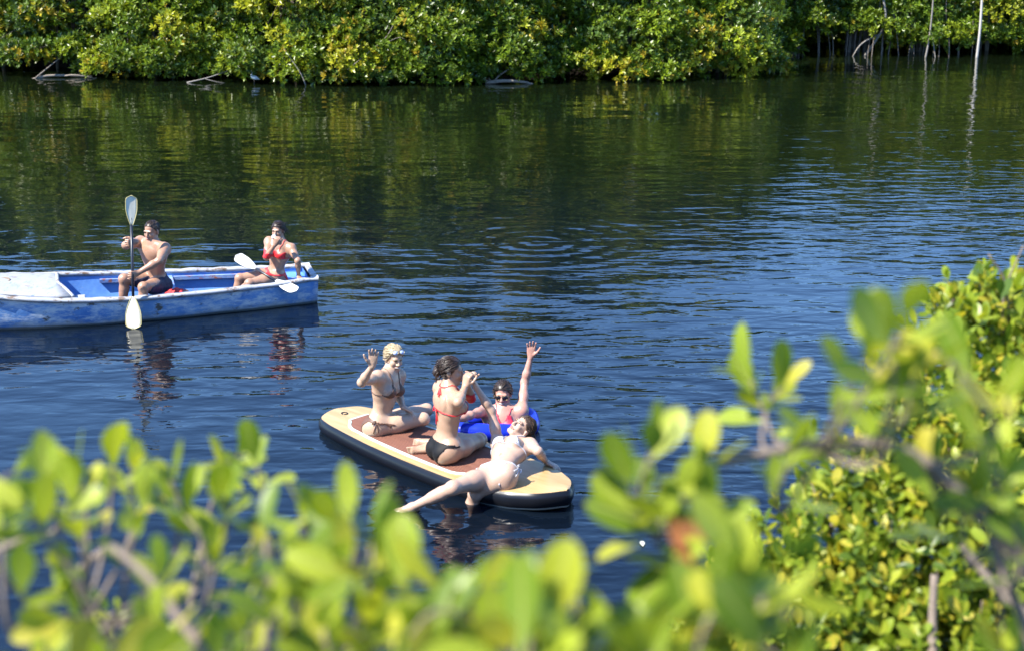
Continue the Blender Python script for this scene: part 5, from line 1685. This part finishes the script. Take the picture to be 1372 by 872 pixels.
LOW = [(0.18, 1.44, 3.87), (0.31, 1.44, 3.88), (0.15, 1.39, 3.86), (0.23, 1.40, 3.92), (0.24, 1.37, 3.97), (0.26, 1.35, 3.90), (0.21, 1.44, 3.85)]

sl_ = shrub('blurred mangrove shrub with bright leaves filling the lower left corner', (-0.62, 1.75, 2.92),
            [(-0.70, 2.05, 3.52), (-0.54, 1.85, 3.52), (-0.28, 1.70, 3.52), (-0.60, 2.3, 3.35)], LEFT, 0.076, 21, drop=0.032)
for pts, r0, r1 in (([(-0.88, 2.35, 3.40), (-0.81, 2.37, 3.47), (-0.75, 2.38, 3.52), (-0.70, 2.3, 3.56)], 0.009, 0.006), ([(-0.92, 2.20, 3.58), (-0.84, 2.2, 3.62), (-0.77, 2.21, 3.64), (-0.72, 2.2, 3.72)], 0.007, 0.005),
                    ([(-0.56, 1.82, 3.79), (-0.50, 1.77, 3.77), (-0.44, 1.71, 3.73), (-0.37, 1.65, 3.67), (-0.30, 1.6, 3.55)], 0.005, 0.009)):
    v, f = tube(smooth_path(pts, 14), np.linspace(r0, r1, 14), 8); build('branch', v, f, M_TWIG, sl_)
put_leaf(sl_, np.array([-0.66, 1.73, 3.76]), (0.1, 0.1, 1), (0.1, -1, 0.1), 0.075, 3)
shrub('out-of-focus mangrove sprig with crowded leaves along the bottom edge at the left', (-0.35, 1.45, 2.92), [(-0.35, 1.6, 3.45), (-0.5, 1.7, 3.45)], BOTTOM, 0.078, 25, n=6)
shrub('very blurred mangrove sprig at the bottom edge below the paddle board', (0.0, 1.35, 2.92), [(-0.05, 1.5, 3.5), (0.06, 1.5, 3.5)], MIDDLE, 0.086, 22, n=6, drop=0.03)
sr_ = shrub('blurred mangrove branch reaching in from the right over the water', (1.15, 1.9, 2.9), [(0.62, 1.97, 3.85), (0.46, 1.98, 3.87), (0.28, 1.97, 3.84), (0.72, 1.95, 3.74)], RIGHT, 0.086, 23, drop=0.025)
v, f = tube(smooth_path([(0.26, 1.95, 3.85), (0.41, 1.97, 3.88), (0.51, 1.97, 3.89), (0.60, 1.96, 3.87), (0.68, 1.94, 3.80), (0.79, 1.90, 3.67), (0.95, 1.88, 3.4)], 26), np.linspace(0.006, 0.013, 26), 8)
build('branch', v, f, M_TWIG, sr_)
for b_, d_ in (((0.195, 1.61, 3.93), (0.35, 0.1, -1)), ((0.205, 1.62, 3.92), (0.8, 0.2, -0.5)), ((0.21, 1.60, 3.90), (0.1, 0.1, -1))):
    put_leaf(sr_, np.array(b_), d_, (0, -1, 0.3), 0.05, 2, LEAF_DRY)
shrub('yellow-green mangrove sprig, very blurred, at the bottom edge right of the board', (0.28, 1.3, 2.92), [(0.23, 1.38, 3.68), (0.26, 1.36, 3.7)], LOW, 0.085, 24, lean=(0.0, -0.1, 1.0))

# small-leaved shrub farther down the near bank on the right: large leaves one by one, the rest of the mass together
LOBES = [((1.86, 5.25, 3.01), .27), ((1.57, 4.99, 2.83), .26), ((1.79, 4.87, 2.76), .30), ((1.38, 4.83, 2.63), .25), ((1.56, 4.62, 2.61), .30), ((1.16, 4.69, 2.49), .24), ((1.33, 4.46, 2.42), .28),
         ((0.96, 4.54, 2.35), .22), ((0.72, 4.51, 2.20), .20), ((1.05, 4.32, 2.28), .24), ((1.63, 4.36, 2.44), .30), ((0.56, 4.48, 2.08), .15), ((1.81, 5.40, 3.15), .16), ((1.37, 4.22, 2.30), .24),
         ((0.82, 4.31, 2.20), .2), ((2.0, 5.30, 3.12), .22), ((1.9, 4.9, 2.4), .3), ((1.75, 4.5, 2.15), .3), ((2.2, 5.0, 2.8), .35), ((0.62, 4.40, 2.18), .17), ((0.88, 4.62, 2.30), .2), ((1.15, 4.5, 2.2), .25)]
r = np.random.default_rng(31)
bush = empty('mangrove_shrub', (1.6, 4.95, 0.05)); tag(bush, 'small-leaved mangrove shrub growing at the right of the near bank', 'shrub', 'mangrove shrubs on the near bank')
items = []
for c, R in LOBES:
    c = np.array(c)
    for k in range(int(300 * R ** 1.5 / 0.15 * 0.45)):
        dv = r.normal(0, 1, 3); dv[2] = abs(dv[2]) * 0.9 - 0.25; dv[1] -= 0.25; dv = unit(dv)
        p = c + dv * R * r.uniform(0.5, 1.35) * np.array([1, 0.9, 0.85])
        ax_ = dv * 0.6 + np.array([0, -0.1, 0.7]) + r.normal(0, 0.25, 3)
        rosette(bush, p, ax_, 0.068 * r.uniform(0.8, 1.2), 6, r, out=items)
    hub = c - np.array([0, -0.02, R * 0.5])
    p = smooth_path([(1.6 + r.normal(0, .05), 4.95 + r.normal(0, .05), 0.0), ((1.6 + c[0]) / 2, (4.95 + c[1]) / 2, c[2] * 0.6), hub, c + np.array([0, 0, R * 0.4])], 14)
    v, f = tube(p, np.linspace(0.022, 0.005, 14), 7); build('branch', v, f, M_TWIG, bush)
    for k in range(7):
        e = c + unit(r.normal(0, 1, 3)) * R * 0.9
        v, f = tube(smooth_path([hub, (hub + e) / 2 + r.normal(0, 0.03, 3), e], 7), np.linspace(0.006, 0.0025, 7), 5); build('twig', v, f, M_TWIG, bush)
items.sort(key=lambda q: q[0][1] - 0.25 * q[0][2])     # nearest and uppermost leaves first
for b_, d_, n_, L_, k_ in items[:290]: put_leaf(bush, b_, d_, n_, L_, k_)
V_, F_, C_, off = [], [], [], 0
NEAR_COL = np.array([(0.07, 0.12, 0.012), (0.13, 0.19, 0.015), (0.19, 0.25, 0.02), (0.24, 0.30, 0.025), (0.31, 0.34, 0.03), (0.40, 0.35, 0.035)])
for b_, d_, n_, L_, k_ in items[290:]:
    R_, b0 = leaf_matrix(b_, d_, n_, L_)
    lv, lf = LEAF_SHAPES[k_]
    V_.append(lv @ R_.T + b0); F_.append(np.array(lf) + off); off += len(lv)
    C_.append(np.repeat(NEAR_COL[r.integers(0, 6)][None], len(lv), 0))
lm_ = build('leaves', np.concatenate(V_), np.concatenate(F_), M_LEAF_MASS, bush, col=np.concatenate(C_)); lm_['kind'] = 'stuff'
for pts, r0, r1 in (([(1.34, 4.10, 2.63), (1.33, 4.05, 2.5), (1.32, 3.98, 2.3), (1.40, 4.3, 1.5), (1.6, 4.9, 0.0)], 0.012, 0.02), ([(0.95, 2.75, 3.36), (1.02, 2.7, 3.28), (1.12, 2.60, 3.18), (1.4, 2.6, 2.6)], 0.008, 0.014),
                    ([(1.91, 5.17, 3.45), (1.86, 5.18, 3.25), (1.9, 5.2, 3.0)], 0.003, 0.006), ([(1.78, 5.16, 3.42), (1.86, 5.17, 3.3), (1.9, 5.2, 3.1)], 0.003, 0.006)):
    v, f = tube(smooth_path(pts, 14), np.linspace(r0, r1, 14), 8); build('branch', v, f, M_TWIG, bush)

# a pale leaf floating on the water
fl = build('floating_leaf', LEAF_SHAPES[0][0] * np.array([0.09, 0.10, 0.05]) + np.array([1.0, 9.93, 0.006]), LEAF_SHAPES[0][1], simple_mat('fallen_pale_leaf', (0.4,0.4,0.32), 0.5, 0.1, 30))
tag(fl, 'single pale leaf floating on the open water right of the board', 'leaf')
